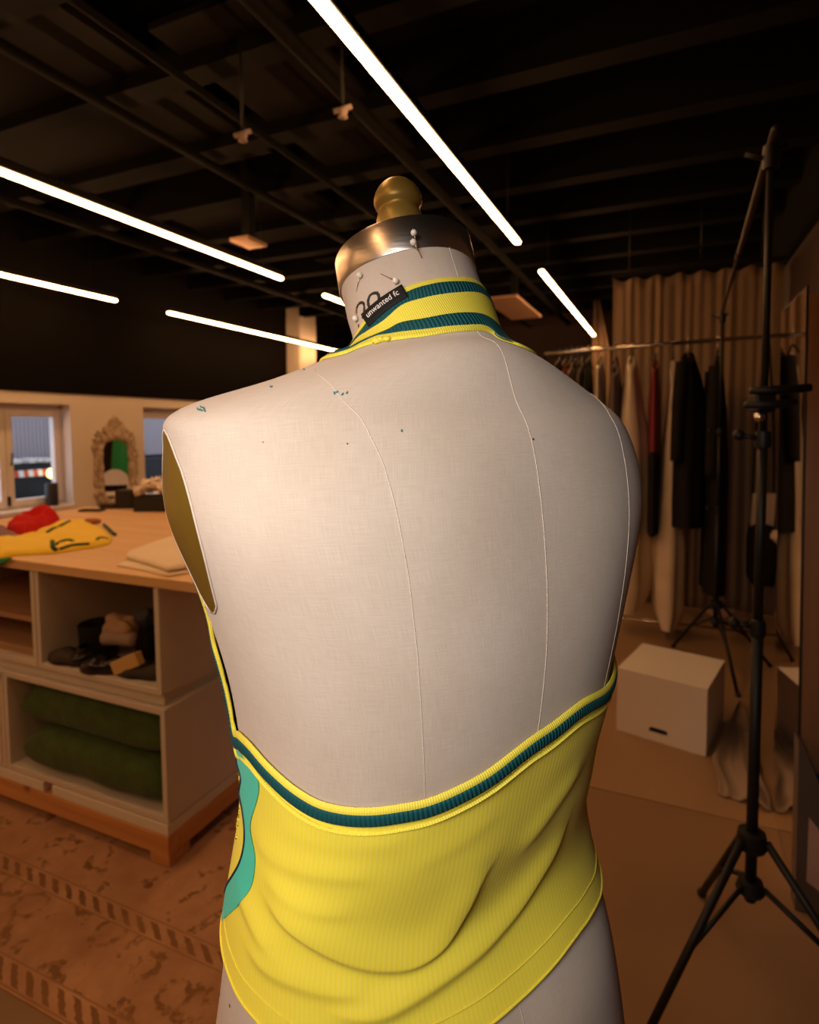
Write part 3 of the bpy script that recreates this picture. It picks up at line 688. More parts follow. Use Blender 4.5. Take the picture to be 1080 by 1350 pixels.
# ================================================================== PEARL PINS
def pin(hx, hy, tx, ty, label, out=.0032):
    hq_, tq_ = B.pick(hx, hy, (10, 12)), B.pick(tx, ty, (10, 12))
    hp = B.pt(*hq_, out); tp_ = B.pt(*tq_, -.0005)
    r = thing('pearl_pin', label, 'pin', hp, 'pearl headed pins in the neck')
    MB().tube([hp, hp * .5 + tp_ * .5, tp_], .00042, 6).build('shaft', M['pin'], r, True)
    MB().sphere(hp, .0025, 16, 12).build('head', M['pearl'], r, True, label='pearl head')
pin(477.5, 364.5, 469, 387, 'pearl-headed pin at the left of the neck, pointing down beside the inked number')
pin(523, 373, 500.5, 360, 'pearl-headed pin lying slantwise just above the black woven label')
pin(472.5, 420, 471, 404, 'pearl-headed pin over the inked number at the left end of the label')
def band_pin(hx, hy, tx, ty, label):
    # head stands against the steel band, point goes into the linen below it
    tq_ = B.pick(tx, ty, (10, 12)); tp_ = B.pt(*tq_, -.0005); n = B.nr(*tq_)
    dpt = np.linalg.norm(tp_ - CC) - .004; d = ray(hx, hy); hp = CC + d / np.linalg.norm(d) * dpt
    r = thing('pearl_pin', label, 'pin', hp, 'pearl headed pins in the neck')
    MB().tube([hp, hp * .5 + tp_ * .5 + n * .0012, tp_], .00042, 6).build('shaft', M['pin'], r, True)
    MB().sphere(hp, .0025, 16, 12).build('head', M['pearl'], r, True, label='pearl head')
band_pin(545.5, 306.5, 551, 331, 'upper of the two pearl-headed pins against the steel neck band')
band_pin(545, 319, 557, 341, 'lower of the two pearl-headed pins against the steel neck band')
# ================================================================== THE ROOM
XL, XR, YB, YF, ZC = -5.0, .76, 9.0, -3.6, 3.25
S('floor', MB().b2((XL - .3, YF, -.1), (XR + .3, YB, 0)), 'concrete')
S('ceiling', MB().b2((XL - .3, YF, ZC), (XR + .3, YB, ZC + .1)), 'black_ceiling')
# wall with the windows: solid pieces round two openings
lw = MB()
W1a, W1b, W2a, W2b, WZ0, WZ1 = 2.15, 3.70, 4.52, 5.5, .73, 1.64
for a, b in (((XL - .25, YF, 0), (XL, YB, WZ0 - .03)), ((XL - .25, YF, WZ1), (XL, YB, 1.74)), ((XL - .25, YF, WZ0 - .03), (XL, W1a, WZ1)), ((XL - .25, W1b, WZ0 - .03), (XL, W2a, WZ1)), ((XL - .25, W2b, WZ0 - .03), (XL, YB, WZ1))):
    lw.b2(a, b)
S('wall_left', lw, 'white_wall')
S('trim_1', MB().b2((XL - .25, YF, 1.74), (XL + .012, YB, ZC)), 'bulkhead')          # black bulkhead above the white band
S('wall_back', MB().b2((XL - .25, YB, 0), (XR + .3, YB + .15, ZC)), 'brownwall')
S('wall_right', MB().b2((XR, YF, 0), (XR + .15, YB, ZC)), 'brownwall')
S('wall_front', MB().b2((XL - .25, YF - .15, 0), (XR + .3, YF, ZC)), 'brownwall')
S('trim_2', MB().b2((XL - .14, W1a, WZ0 - .03), (XL + .035, W1b, WZ0 + .005), bev=.004), 'frame_w')   # sill
S('trim_3', MB().b2((XL - .14, W2a, WZ0 - .03), (XL + .035, W2b, WZ0 + .005), bev=.004), 'frame_w')
S('trim_90', MB().b2((XR - .006, YF, 2.56), (XR + .01, YB, ZC)), 'bulkhead')
# windows
FX = -5.13
def px_y(x, y=600): return onx(x, y, FX)[1]
def window(name, y0, y1, sashes):
    fr = MB(); x0, x1 = FX - .05, FX + .0
    for a, b in (((x0, y0, WZ0), (x1, y0 + .05, WZ1)), ((x0, y1 - .008, WZ0), (x1, y1, WZ1)), ((x0, y0 + .0505, WZ1 - .055), (x1 - .002, y1 - .0085, WZ1)), ((x0, y0 + .0505, WZ0), (x1 - .002, y1 - .0085, WZ0 + .03))): fr.b2(a, b, .003)
    w = fr.build(name, M['frame_w'], None, False, kind='structure', origin=(FX, (y0 + y1) / 2, WZ0))
    for a, b in sashes:
        sb = MB(); t = .055
        for p, q in (((x0 + .005, a, WZ0 + .03), (x1 + .015, a + t, WZ1 - .055)), ((x0 + .005, b - t, WZ0 + .03), (x1 + .015, b, WZ1 - .055)), ((x0 + .005, a + t + .0005, WZ1 - .055 - t), (x1 + .013, b - t - .0005, WZ1 - .056)), ((x0 + .005, a + t + .0005, WZ0 + .031), (x1 + .013, b - t - .0005, WZ0 + .03 + t))): sb.b2(p, q, .003)
        sb.build('sash', M['frame_w'], w)
        MB().b2((FX - .02, a + .03, WZ0 + .05), (FX - .014, b - .03, WZ1 - .075)).build('pane', M['glass'], w)
        hd = MB(); hd.tube([(x1 + .02, a + .027, 1.12), (x1 + .045, a + .027, 1.13), (x1 + .045, a + .027, 1.22)], .007, 8); hd.build('handle', M['black_metal'], w, True)
        MB().b2((x1 + .012, a - .012, WZ0 + .04), (x1 + .03, a + .012, WZ0 + .12), .003).build('hinge', M['black_metal'], w)
    return w
yA, yB_ = px_y(16) - .055, px_y(71) + .055
window('window_1', W1a, W1b, [(2.25, yA - .005), (yA + .0, min(yB_, W1b - .009))])
window('window_2', W2a, W2b, [(4.54, 5.44)])
# ceiling timbers across, services along (black painted)
n = 4
for i, y in enumerate(np.arange(.9, 8.9, .62)):
    S('trim_%d' % n, MB().b2((XL, y - .06, 2.98), (XR, y + .06, ZC)), 'joist'); n += 1
for x, z, r in ((-4.0, 2.92, .035), (-2.45, 2.93, .03), (-1.95, 2.92, .022), (-1.38, 2.92, .035)):
    S('trim_%d' % n, MB().tube([(x, YF, z), (x, YB, z)], r, 12, flat=.8), 'joist', True); n += 1
for x0, x1, y0, y1 in ((-3.7, -2.2, 1.0, 3.0), (-3.6, -2.3, 3.5, 4.4), (-2.0, -1.4, 1.9, 3.3), (-2.0, -1.2, 4.4, 5.6), (-3.2, -2.2, 5.0, 6.2)):
    S('trim_%d' % n, MB().b2((x0, y0, 3.05), (x1, y1, 3.08)), 'joist_warm'); n += 1
# pale round-edged column far back
cx = XL + .13; cy = float(np.interp(398, [proj((XL + .13, y_, 2.2))[0] for y_ in np.arange(6, 9, .05)], np.arange(6, 9, .05)))
S('trim_%d' % n, MB().box((cx, cy, ZC / 2), (.26, .42, ZC - .01), bev=.03), 'white_wall'); n += 1

# linear lamps
def lamp(x, y0, y1, label):
    r = thing('linear_light', label, 'light', (x, (y0 + y1) / 2, 2.55), 'linear ceiling lights')
    MB().b2((x - .0185, y0, 2.55), (x + .0185, y1, 2.572), .008).build('diffuser', M['lamp'], r, label='glowing warm diffuser')
    MB().b2((x - .020, y0, 2.574), (x + .020, y1, 2.615), .004).build('housing', M['black_metal'], r)
    for yy in (y0 + .25, y1 - .25): MB().tube([(x, yy, 2.61), (x, yy, ZC)], .003, 6).build('hanger_wire', M['black_metal'], r, True)
lamp(-.889, .42, 3.75, 'long linear ceiling light from the top edge down to right of the gold finial')
lamp(-.889, 4.49, 7.86, 'linear ceiling light whose lower end meets the narrow beige curtain')
lamp(-2.755, .45, 3.85, 'linear ceiling light entering from the left edge, upper of the two there')
lamp(-2.76, 4.47, 7.84, 'linear ceiling light mostly hidden behind the neck of the dress form')
lamp(-4.55, .45, 3.86, 'linear ceiling light at the left edge, the lower one above the window wall')
lamp(-4.55, 4.46, 7.83, 'linear ceiling light passing behind the left shoulder towards the pale column')
# ceiling fittings
def fit(name, px, label, cat, sx, sy, z, mt):
    p = onz(*px, z)
    r = thing(name, label, cat, p)
    MB().box((p[0], p[1], z + .012), (sx, sy, .024), bev=.005).build('plate', M[mt], r)
    MB().b2((p[0] - .03, p[1] - .03, z + .024), (p[0] + .03, p[1] + .03, ZC)).build('stem', M['black_metal'], r)
fit('ceiling_vent', (328, 322), 'small pale square vent plate on the ceiling above the left lights', 'vent', .15, .2, 2.62, 'vent')
fit('ceiling_vent', (678, 408), 'pale rectangular ceiling plate just right of the form\'s collar', 'vent', .34, 1.15, 2.62, 'vent')
for px, lab in (((452, 148), 'small pinkish sprinkler head under the ceiling left of the longest light'), ((320, 180), 'tiny sprinkler head under the ceiling between the two big light rows')):
    p = onz(*px, 2.62); r = thing('sprinkler_head', lab, 'sprinkler', p, 'ceiling sprinklers')
    MB().tube([p, (p[0], p[1], ZC)], .006, 8).build('pipe', M['black_metal'], r, True)
    MB().lathe([(.0001, -.02), (.02, -.018), (.012, -.006), (.02, .0), (.016, .012), (.0001, .014)], p, 12).build('deflector', M['grey_roll'], r, True)
    MB().tube([(p[0] - .035, p[1] - .01, p[2] + .005), (p[0] + .035, p[1] + .01, p[2] + .02)], .010, 8).build('arm', M['grey_roll'], r, True)

# outside the windows
sh = MB(); ys = np.arange(4, 12, .0078); zz = (1.4 + (1.148 - 1.4) * 9.2 / 5.0, 3.6)
sh.grid([[(-9.2 + .018 * math.copysign(abs(math.sin(y * 100)) ** .5, math.sin(y * 100)), y, z) for y in ys] for z in zz])
tag(sh.build('corrugated_shutter', M['shutter']), 'lavender grey corrugated metal shutter across the street outside the windows', 'shutter')
MB().b2((-11, 1, -.12), (XL - .3, 16, -.05)).build('ground', M['asphalt'], None, kind='structure')
MB().b2((-10.6, 2.5, -.05), (-10.5, 14, 1.2)).build('wall_outside', M['asphalt'], None, kind='structure')
bz = onx(40, 624, -8.2)
bb_ = thing('barrier', 'red and white striped barrier board outside the left window', 'barrier', (-8.2, bz[1], -.05))
MB().b2((-8.22, bz[1] - 1.2, bz[2] - .045), (-8.18, bz[1] + 1.05, bz[2] + .045)).build('board', M['barrier'], bb_, label='red and white striped board')
for yy in (bz[1] - 1.1, bz[1] + .85): MB().b2((-8.26, yy - .03, -.05), (-8.22, yy + .03, bz[2] + .04)).build('post', M['asphalt'], bb_)
lp = onx(69, 624, -8.0)
lpt = thing('warning_lamp', 'yellow warning lamp glowing at the end of the striped barrier', 'lamp', (lp[0], lp[1], -.05))
MB().tube([(lp[0], lp[1], -.05), (lp[0], lp[1], lp[2] - .05)], .02, 10).build('post', M['asphalt'], lpt, True)
MB().sphere(lp, .075).build('lens', emis('lamp_yellow', (1, .75, .25), 5), lpt, True, label='glowing yellow lens')
for i, (a, b, y0, y1, nm) in enumerate(((19, 29, 605, 612, 'leftmost small white crate under the shutter outside the left window'), (40, 48, 604, 611, 'second small white crate under the shutter outside, just right of a dark gap'), (51, 57, 604, 610, 'third small white crate under the shutter outside'), (60, 69, 604, 610, 'rightmost small white crate under the shutter outside the left window'))):
    p, q = onx(a, y1, -8.6), onx(b, y0, -8.6)
    tag(MB().b2((-8.8, p[1], p[2]), (-8.6, q[1], q[2]), .01).build('crate', M['white_paint']), nm, 'crate', 'white crates outside')
MB().b2((-8.85, 4.2, -.05), (-8.58, 9, onx(45, 611.6, -8.6)[2] - .03)).build('trim_%d' % n, M['asphalt'], None, kind='structure'); n += 1

# ================================================================== CUTTING TABLE AND CUBE UNITS
TZ = .945
tag(MB().b2((-3.2, 1.335, .912), (-1.22, 2.46, TZ), .003).build('worktop', M['tabletop']), 'wide pale plywood worktop of the cutting table resting on white cube units', 'worktop')
YC = 1.34
def unit(label, x0, x1, z0, z1, depth, group='white cube storage units', t=.02, shelf=None, back=True):
    u = thing('storage_cube', label, 'cabinet', ((x0 + x1) / 2, YC + depth / 2, z0), group)
    if z1 < .6: MB().b2((x0 + t, YC, z1 - t), (x1 - t, YC + depth, z1), .0015).build('top_panel', M['white_board'], u)
    for nm, a, b in (('side_panel', (x0, YC, z0), (x0 + t, YC + depth, z1)), ('side_panel', (x1 - t, YC, z0), (x1, YC + depth, z1)), ('bottom_panel', (x0 + t, YC, z0), (x1 - t, YC + depth, z0 + t)), ('back_panel', (x0 + t, YC + depth - t, z0 + t), (x1 - t, YC + depth, z1 - t))):
        MB().b2(a, b, .0015).build(nm, M['white_board'], u)
    return u
DEP = .60
u1 = unit('upper white cube unit at the right end of the table holding black shoes', -2.03, -1.446, .565, .910, DEP)
u2 = unit('upper white cube unit at the left edge of the photo with bare boards inside', -2.80, -2.034, .565, .910, DEP)
u3 = unit('lower white cube unit at the right end stuffed with green blankets', -2.232, -1.436, .150, .522, DEP)
u4 = unit('lower white cube unit at the left edge with a closed front', -3.02, -2.236, .150, .522, DEP)
MB().b2((-3.0, YC - .004, .165), (-2.256, YC + .012, .495), .002).build('door', M['white_board'], u4)
MB().b2((-2.30, YC - .012, .496), (-2.245, YC - .002, .510), .002).build('pull_tab', M['black_metal'], u4, label='black pull tab')
for x0, x1, uu in ((-2.0305, -1.456, u1), (-2.79, -2.0315, u2)):
    MB().b2((x0, YC + .02, .524), (x1, YC + DEP - .02, .563)).build('plinth', M['white_board'], uu)
for x, z in ((-1.446, .60), (-1.446, .88), (-1.436, .19), (-1.436, .49)):
    pass
MB().b2((-2.78, YC + .02, .716), (-2.056, YC + DEP - .04, .734), .001).build('shelf', M['bare_ply'], u2, label='bare plywood shelf')
tag(MB().b2((-2.62, YC + .03, .5865), (-2.06, YC + .45, .612), .003).build('board', M['bare_ply']), 'bare plywood offcut lying in the upper left cube unit', 'board')
tag(MB().b2((-2.70, YC + .22, .6135), (-2.064, YC + .42, .700), .003).build('wooden_box', M['redwood']), 'red-brown wooden box under the bare shelf in the upper left cube unit', 'box')
# timber platform
pf = thing('timber_platform', 'low pine platform with white boards carrying the cube units', 'platform', (-2.2, YC + .3, 0))
MB().b2((-3.05, YC - .004, .040), (-1.434, YC + .041, .108), .003).build('front_beam', M['pine'], pf)
MB().b2((-1.478, YC + .042, .040), (-1.434, YC + .70, .108), .003).build('side_beam', M['pine_y'], pf)
MB().b2((-1.52, YC, .004), (-1.436, YC + .09, .039), .003).build('foot', M['pine'], pf)
MB().b2((-1.52, YC + .60, .004), (-1.436, YC + .69, .039), .003).build('foot', M['pine'], pf)
MB().b2((-2.9, YC, .004), (-2.82, YC + .09, .039), .003).build('foot', M['pine'], pf)
MB().b2((-1.985, YC - .002, .1095), (-1.436, YC + .70, .146), .002).build('top_board', M['white_paint'], pf, label='white painted board')
MB().b2((-3.05, YC - .002, .1095), (-2.03, YC + .70, .146), .002).build('top_board', M['white_paint'], pf, label='white painted board')

# ---------- cloth helpers
def blob(px, z, h, nz=.5, nf=9, seed=0, rings=16, m_=72, e=.5, lip=.003, zpx=None):
    """crumpled cloth: outline given on the surface it lies on, body humps up inside"""
    O = np.array([onz(x, y, z + (zpx or 0))[:2] for x, y in px]); O = np.concatenate([O, O[:1]])
    d = np.r_[0, np.cumsum(np.linalg.norm(np.diff(O, axis=0), axis=1))]; t = np.linspace(0, d[-1], m_, endpoint=False)
    C = np.stack([np.interp(t, d, O[:, k]) for k in (0, 1)], 1); c = C.mean(0); g = [[(p[0], p[1], z + .0015) for p in C]]
    for i in range(rings):
        s = 1 - i / (rings - 1) * .999; hh = (1 - s**2.6) ** e if s < 1 else 0
        rw = []
        for p in C:
            q = c + (p - c) * (s if i else 1.0)
            nn = noise.noise(Vector((q[0] * nf, q[1] * nf, seed))) + .5 * noise.noise(Vector((q[0] * nf * 2.3, q[1] * nf * 2.3, seed + 5)))
            rw.append((q[0], q[1], z + .0015 + lip + max(0, hh * h * (1 + nz * nn))))
        g.append(rw)
    m_b = MB().grid(g, close_u=True)
    m_b.add([(p[0], p[1], z + .0015) for p in C], [tuple(range(m_))[::-1]])
    return m_b
def on_mesh(m_b, px, lift=.001):
    bv = BVHTree.FromPolygons([Vector(p) for p in m_b.v], m_b.f); out = []
    for x, y in px:
        d = Vector(ray(x, y)).normalized(); h = bv.ray_cast(Vector(CC), d)
        out.append(np.array(h[0]) - np.array(d) * lift if h[0] is not None else None)
    return [o_ for o_ in out if o_ is not None]
# garments on the table
yp = [(-70, 722), (0, 721), (20, 719), (42, 709), (59, 699), (77, 693), (94, 686), (110, 686), (122, 691), (136, 697), (147, 707), (146, 716), (124, 721), (102, 723), (76, 728), (64, 729), (22, 731), (0, 735), (-70, 742)]
ymb = blob(yp, TZ, .030, .6, 10, 3, zpx=.006)
yo = ymb.build('folded_garment', M['yellow_top'], None, True); tag(yo, 'bright yellow garment with dark green trim spread on the worktop', 'garment')
for tr in ([(69, 714), (69.5, 719), (71, 723), (75, 726)], [(74, 718), (82, 713.5), (90, 712), (97, 714)], [(79, 724), (90, 720), (100, 718), (118, 717)], [(77, 694.5), (86, 690), (92, 687)], [(128, 711), (134, 709), (142, 711)], [(62, 702), (68, 698), (74, 695.5)]):
    P = on_mesh(ymb, tr)
    if len(P) > 1: MB().tube(catmull(P, 12), .009 if tr[0][0] == 69 else .006, 6).build('trim', M['dark_green'], yo, True, label='dark green trim')
rmb = blob([(8, 698), (22, 690), (40, 683), (52, 679), (66, 675), (72, 680), (80, 686), (66, 692), (50, 699), (33, 705), (18, 702)], TZ, .055, .8, 11, 8, zpx=.006)
tag(rmb.build('folded_garment', M['red'], None, True), 'crumpled bright red garment on the worktop behind the yellow one', 'garment')
pmb = blob([(-30, 702), (0, 700), (9, 697), (8, 701), (15, 705), (26, 708), (20, 711), (4, 712), (-30, 712)], TZ, .028, .6, 9, 2, zpx=.006)
tag(pmb.build('folded_garment', M['purple'], None, True), 'crumpled dull mauve cloth beside the red garment at the left edge', 'garment')
gs = []
for v in np.linspace(0, 1, 8):
    gs.append([ony(-40 * (1 - v) + -40 * v + (56 - 0 * v) * f * (1 - .72 * v), 741 - 5.5 * f + 26 * v * (1 - .2 * f), 1.318 + .006 * math.sin(f * 9 + v * 3)) for f in np.linspace(0, 1, 16)])
gsb = MB().grid(gs); gso = gsb.build('hanging_cloth', M['green'], None, True); tag(gso, 'green cloth hanging over the front edge of the worktop at the left', 'cloth')
so = gso.modifiers.new('thickness', 'SOLIDIFY'); so.thickness = .006; so.offset = 0
og = on_mesh(ymb, [(110, 690)]);
tag(MB().sphere(onz(122, 690, TZ) + np.array([0, 0, .012]), .03, sc=(1.6, 1, .38), nz=.4, seed=4).build('cloth_scrap', M['orange_cloth'], None, True), 'small orange cloth scrap tucked behind the yellow garment', 'cloth')
st = on_mesh(ymb, [(110, 700)])
dgp = [onz(x, y, TZ) + np.array([0, 0, .008]) for x, y in ((137, 694), (143, 699), (148, 704), (152, 707))]
tag(MB().tube(catmull(dgp, 14), .007, 7).build('strap', M['dark_green'], None, True), 'dark green strap lying past the right end of the yellow garment', 'strap')
# folded calico, two sheets
c1 = blob([(154, 747), (168, 738), (190, 731), (236, 724), (262, 738), (250, 756), (222, 761), (190, 753)], TZ, .006, .3, 8, 1, lip=.004)
tag(c1.build('folded_calico', M['calico'], None, True), 'lower sheet of folded cream calico at the right end of the worktop', 'fabric', 'folded calico sheets')
c2 = blob([(167, 737), (168, 731), (180, 726), (228, 709), (262, 712), (268, 738), (248, 749), (222, 754), (196, 745)], TZ + .013, .016, .35, 8, 6, lip=.006)
tag(c2.build('folded_calico', M['calico'], None, True), 'upper sheet of folded cream calico at the right end of the worktop', 'fabric', 'folded calico sheets')
# dark things at the far side
def boxpx(name, xa, xb, yb, yt, dep, mt, label, cat, z=TZ, bev=.004, open_=False):
    a = onz(xa, yb, z); b = onz(xb, yb, z); w = b - a; rz = math.atan2(w[1], w[0]); wl_ = np.linalg.norm(w[:2]); h = (ony(xa, yt, a[1]) - a)[2]
    dirp = np.array([-math.sin(rz), math.cos(rz), 0]); c = (a + b) / 2 + dirp * dep / 2
    if open_:
        r = thing(name, label, cat, (c[0], c[1], z)); t = .012
        q = MB(); R_ = lambda x, y: c[:2] + np.array([math.cos(rz) * x - math.sin(rz) * y, math.sin(rz) * x + math.cos(rz) * y])
        for (x, y, sx, sy, nm) in ((0, -dep/2 + t/2, wl_, t, 'front_panel'), (0, dep/2 - t/2, wl_, t, 'back_panel'), (-wl_/2 + t/2, 0, t, dep - 2*t, 'side_panel'), (wl_/2 - t/2, 0, t, dep - 2*t, 'side_panel')):
            p = R_(x, y); MB().box((p[0], p[1], z + .001 + h / 2), (sx, sy, h), rz, .002).build(nm, M[mt], r)
        p = R_(0, 0); MB().box((p[0], p[1], z + .001 + t / 2), (wl_ - 2*t, dep - 2*t, t), rz).build('bottom_panel', M[mt], r)
        return r, c, rz, wl_, h
    o_ = MB().box((c[0], c[1], z + .001 + h / 2), (wl_, dep, h), rz, bev).build(name, M[mt]); tag(o_, label, cat); return o_, c, rz, wl_, h
boxpx('box', 152, 174, 671, 647, .10, 'black', 'small black box on the worktop in front of the ornate mirror', 'box')
tr_ = boxpx('tray', 176, 236, 675, 655, .13, 'black', 'long black open tray of white paper flowers at the far side of the worktop', 'tray', open_=True)
boxpx('tablet', 103, 132, 675, 672.5, .055, 'black', 'flat black tablet on the far corner of the worktop', 'tablet', bev=.002)
boxpx('tape_case', 131, 150, 671, 665, .05, 'mirror_edge', 'low dark case beside the flat black tablet', 'case', bev=.003)
_, tc_, trz, twl, th_ = tr_
fl = [(184, 648, .045), (196, 641, .055), (207, 638, .05), (216, 644, .05), (228, 646, .05)]
names_ = ['leftmost white paper flower heaped in the black tray', 'second white paper flower from the left in the black tray', 'middle white paper flower standing highest in the black tray', 'white paper flower next to the form\'s shoulder in the black tray', 'white paper flower at the right end of the black tray']
for i, (x, y, rr_) in enumerate(fl):
    p = ony(x, y, tc_[1] + .005 * (i % 2)); p[2] = max(p[2], TZ + .016 + rr_ * .6)
    r = thing('paper_flower', names_[i], 'flower', (p[0], p[1], TZ + .014), 'white paper flowers in the tray')
    MB().sphere(p, rr_ * .68, 24, 16, nz=.55, nf=3.2, seed=i).build('centre', M['tissue'], r, True)
    pt_ = MB()
    for k in range(9):
        a = k * 2.4; el = -.2 + .16 * k; d = np.array([math.cos(a) * math.cos(el), math.sin(a) * math.cos(el), math.sin(el)])
        s_ = np.cross(d, [0, 0, 1]); s_ /= np.linalg.norm(s_); u_ = np.cross(s_, d)
        g_ = [[p + d * rr_ * (.25 + .75 * f) + s_ * rr_ * .34 * w * math.sin(PI * min(.95, .25 + .7 * f)) + u_ * rr_ * .12 * (1 - w * w) for w in np.linspace(-1, 1, 5)] for f in np.linspace(0, 1, 5)]
        pt_.grid(g_); 
    po = pt_.build('petals', M['tissue'], r, True); mo = po.modifiers.new('thickness', 'SOLIDIFY'); mo.thickness = .002
MB().tube([(tc_[0], tc_[1], TZ + .012), (tc_[0], tc_[1], TZ + .0125)], .001, 5)
# dark speaker on the sill
p = onx(72, 668, XL - .02)
spk = thing('speaker', 'small dark cylindrical speaker standing on the white window sill', 'speaker', (p[0] - .03, p[1], WZ0 + .006))
MB().lathe([(.0001, 0), (.05, 0), (.052, .006), (.052, .19), (.048, .2), (.0001, .2)], (p[0] - .03, p[1], WZ0 + .006), 24).build('body', M['slate'], spk, 'auto')
MB().lathe([(.0001, 0), (.04, .0), (.04, .004), (.0001, .005)], (p[0] - .03, p[1], WZ0 + .2065), 20).build('top_ring', M['black'], spk)
# ornate mirror on the pier
my0, my1 = onx(122, 600, XL)[1], onx(178, 600, XL)[1]; mz0, mz1, mzt = onx(148, 668, XL)[2], onx(148, 566, XL)[2], onx(150, 548, XL)[2]
om = thing('ornate_mirror', 'white carved ornamental mirror with crested top on the wall between the windows', 'mirror', (XL + .02, (my0 + my1) / 2, mz0))
yc_, hw, zc_, hh_ = (my0 + my1) / 2, (my1 - my0) / 2, (mz0 + mz1) / 2, (mz1 - mz0) / 2
OUT, INN = [], []
for k in range(240):
    t = 2 * PI * k / 240; c, s_ = math.cos(t), math.sin(t); e = .42
    y_, z_ = math.copysign(abs(c) ** e, c), math.copysign(abs(s_) ** e, s_)
    sc = 1 + .045 * math.sin(t * 22) + .03 * math.sin(t * 9 + 1)
    crest = max(0, 1 - abs(y_) / .62) * (mzt - mz1) * 1.05 if s_ > 0.3 else (max(0, 1 - abs(y_) / .5) * .02 if s_ < -.3 else 0)
    OUT.append((yc_ + hw * y_ * sc, zc_ + hh_ * z_ * (1 + .3 * (sc - 1)) + crest))
    sc2 = 1 + .03 * math.sin(t * 17)
    INN.append((yc_ + hw * .64 * y_ * sc2 + .01, zc_ - .03 + hh_ * (.78 if s_ > 0 else .74) * z_ * (1 + .02 * math.sin(t * 13))))
OUT, INN = np.array(OUT), np.array(INN); gg = []
prof = [(0, .001), (0, .022), (.08, .034), (.2, .026), (.34, .040), (.55, .028), (.72, .044), (.9, .034), (1, .022), (1, .006)]
for f, d in prof:
    q = OUT * (1 - f) + INN * f
    gg.append([(XL + max(.001, d + (.02 * noise.noise(Vector((a * 24, b * 24, 3))) if .05 < f < .95 else 0)), a, b) for a, b in q])
MB().grid(gg, close_u=True).build('frame', M['orna'], om, True, label='carved white frame')
MB().add([(XL + .008, a, b) for a, b in INN * 1.0], [tuple(range(240))]).build('glass', M['mirror'], om, label='mirror glass')

# ---------- things in the cube units
def pz(x, y, z): return onz(x, y, z)
ZS = .5855
def shoe(c, L, ang, mt, label, strap=False):
    c = np.array(c); r = thing('shoe', label, 'shoe', c, 'black shoes in the cube unit')
    ca, sa_ = math.cos(ang), math.sin(ang)
    tf_ = lambda x, y, z: (c[0] + ca * x - sa_ * y, c[1] + sa_ * x + ca * y, c[2] + .001 + z)
    xs = np.linspace(0, 1, 22); W = .042 * (np.sin(PI * np.clip(xs * .94 + .04, 0, 1)) ** .45) * (1 - .22 * np.exp(-((xs - .35) / .18)**2))
    Hh = .028 + .035 * np.exp(-((xs - .08) / .16)**2) + .012 * np.exp(-((xs - .62) / .2)**2); Hh = Hh * np.sin(PI * np.clip(xs * .97 + .015, 0, 1)) ** .35
    g = []
    for i, x in enumerate(xs):
        g.append([tf_((x - .5) * L, W[i] * math.cos(t), .012 + Hh[i] * max(0, math.sin(t)) ** .8) for t in np.linspace(0, PI, 15)])
    up = MB().grid(g); up.build('upper', M[mt], r, True)
    g2 = [[tf_((x - .5) * L, (W[i] + .002) * s, zz) for s, zz in ((-1, .0), (-1, .012), (1, .012), (1, .0), (-1, 0))] for i, x in enumerate(xs)]
    MB().grid(g2).build('sole', M['shoe'], r)
    MB().add([tf_((-.5 + .06 + .32 * (.5 + .5 * math.cos(t))) * L, .024 * math.sin(t), .075 - .030 * (.5 + .5 * math.cos(t))) for t in np.linspace(0, 2 * PI, 20, endpoint=False)], [tuple(range(20))]).build('insole', M['mirror_edge'], r)
def at(px, Y, z=None, py=860): q = ony(px, py, Y); return np.array([q[0], Y, ZS if z is None else z])
shoe(at(91, 1.385), .17, .05 + PI, 'suede', 'dull black flat shoe at the left of the shoe heap')
shoe(at(133, 1.375), .15, .2 + PI, 'shoe', 'glossy black shoe with bright highlights at the front of the heap')
shoe(at(186, 1.40), .19, .1 + PI, 'suede', 'dark flat shoe under the ochre strip')
bc = at(131, 1.47); bt = thing('boot', 'tall black boot standing behind the shoes', 'boot', bc)
MB().lathe([(.0001, 0), (.062, 0), (.066, .02), (.064, .07), (.068, .118), (.062, .122), (.056, .1), (.0001, .09)], bc + np.array([0, 0, .001]), 24).build('shaft', M['blackcloth'], bt, True)
MB().sphere(bc + np.array([.02, -.06, .028]), .05, sc=(.8, 1.3, .5)).build('toe', M['shoe'], bt, True)
def crumple(name, c, r, sc, mt, label, cat, seed, nz=.45, nf=2.2, e=.7):
    return tag(MB().sphere(c, r, 40, 26, sc, nz, nf, seed, e).build(name, M[mt], None, True), label, cat)
crumple('crumpled_cloth', ony(160, 829, 1.46), .056, (1.15, .7, .85), 'tan', 'crumpled tan cloth on top of the shoe heap', 'cloth', 3, .34, 1.7, .8)
q0, q1 = at(137, 1.435, ZS + .085), at(180, 1.445, ZS + .095)
tag(MB().tube(catmull([q0, q0 * .5 + q1 * .5 + np.array([0, 0, .004]), q1], 14), [.012] + [.026] * 12 + [.02], 18).build('fabric_roll', M['grey_roll'], None, True), 'pinkish grey rolled cloth lying across the shoe heap', 'fabric')
tag(MB().box(ony(168, 874, 1.375), (.115, .03, .045), rz=.1, bev=.003, ry=-.42).build('card_strip', M['ochre']), 'ochre yellow card strip tilted against the shoes', 'card')
crumple('crumpled_cloth', at(195, 1.60, ZS + .078), .056, (.8, .9, 1.1), 'bluegrey', 'blue-grey cloth heaped at the right of the shoes', 'cloth', 11)
crumple('bag', at(199, 1.50, ZS + .068), .052, (.62, 1.0, 1.15), 'blackcloth', 'black bag slumped against the right side of the shoe compartment', 'bag', 17, .2)
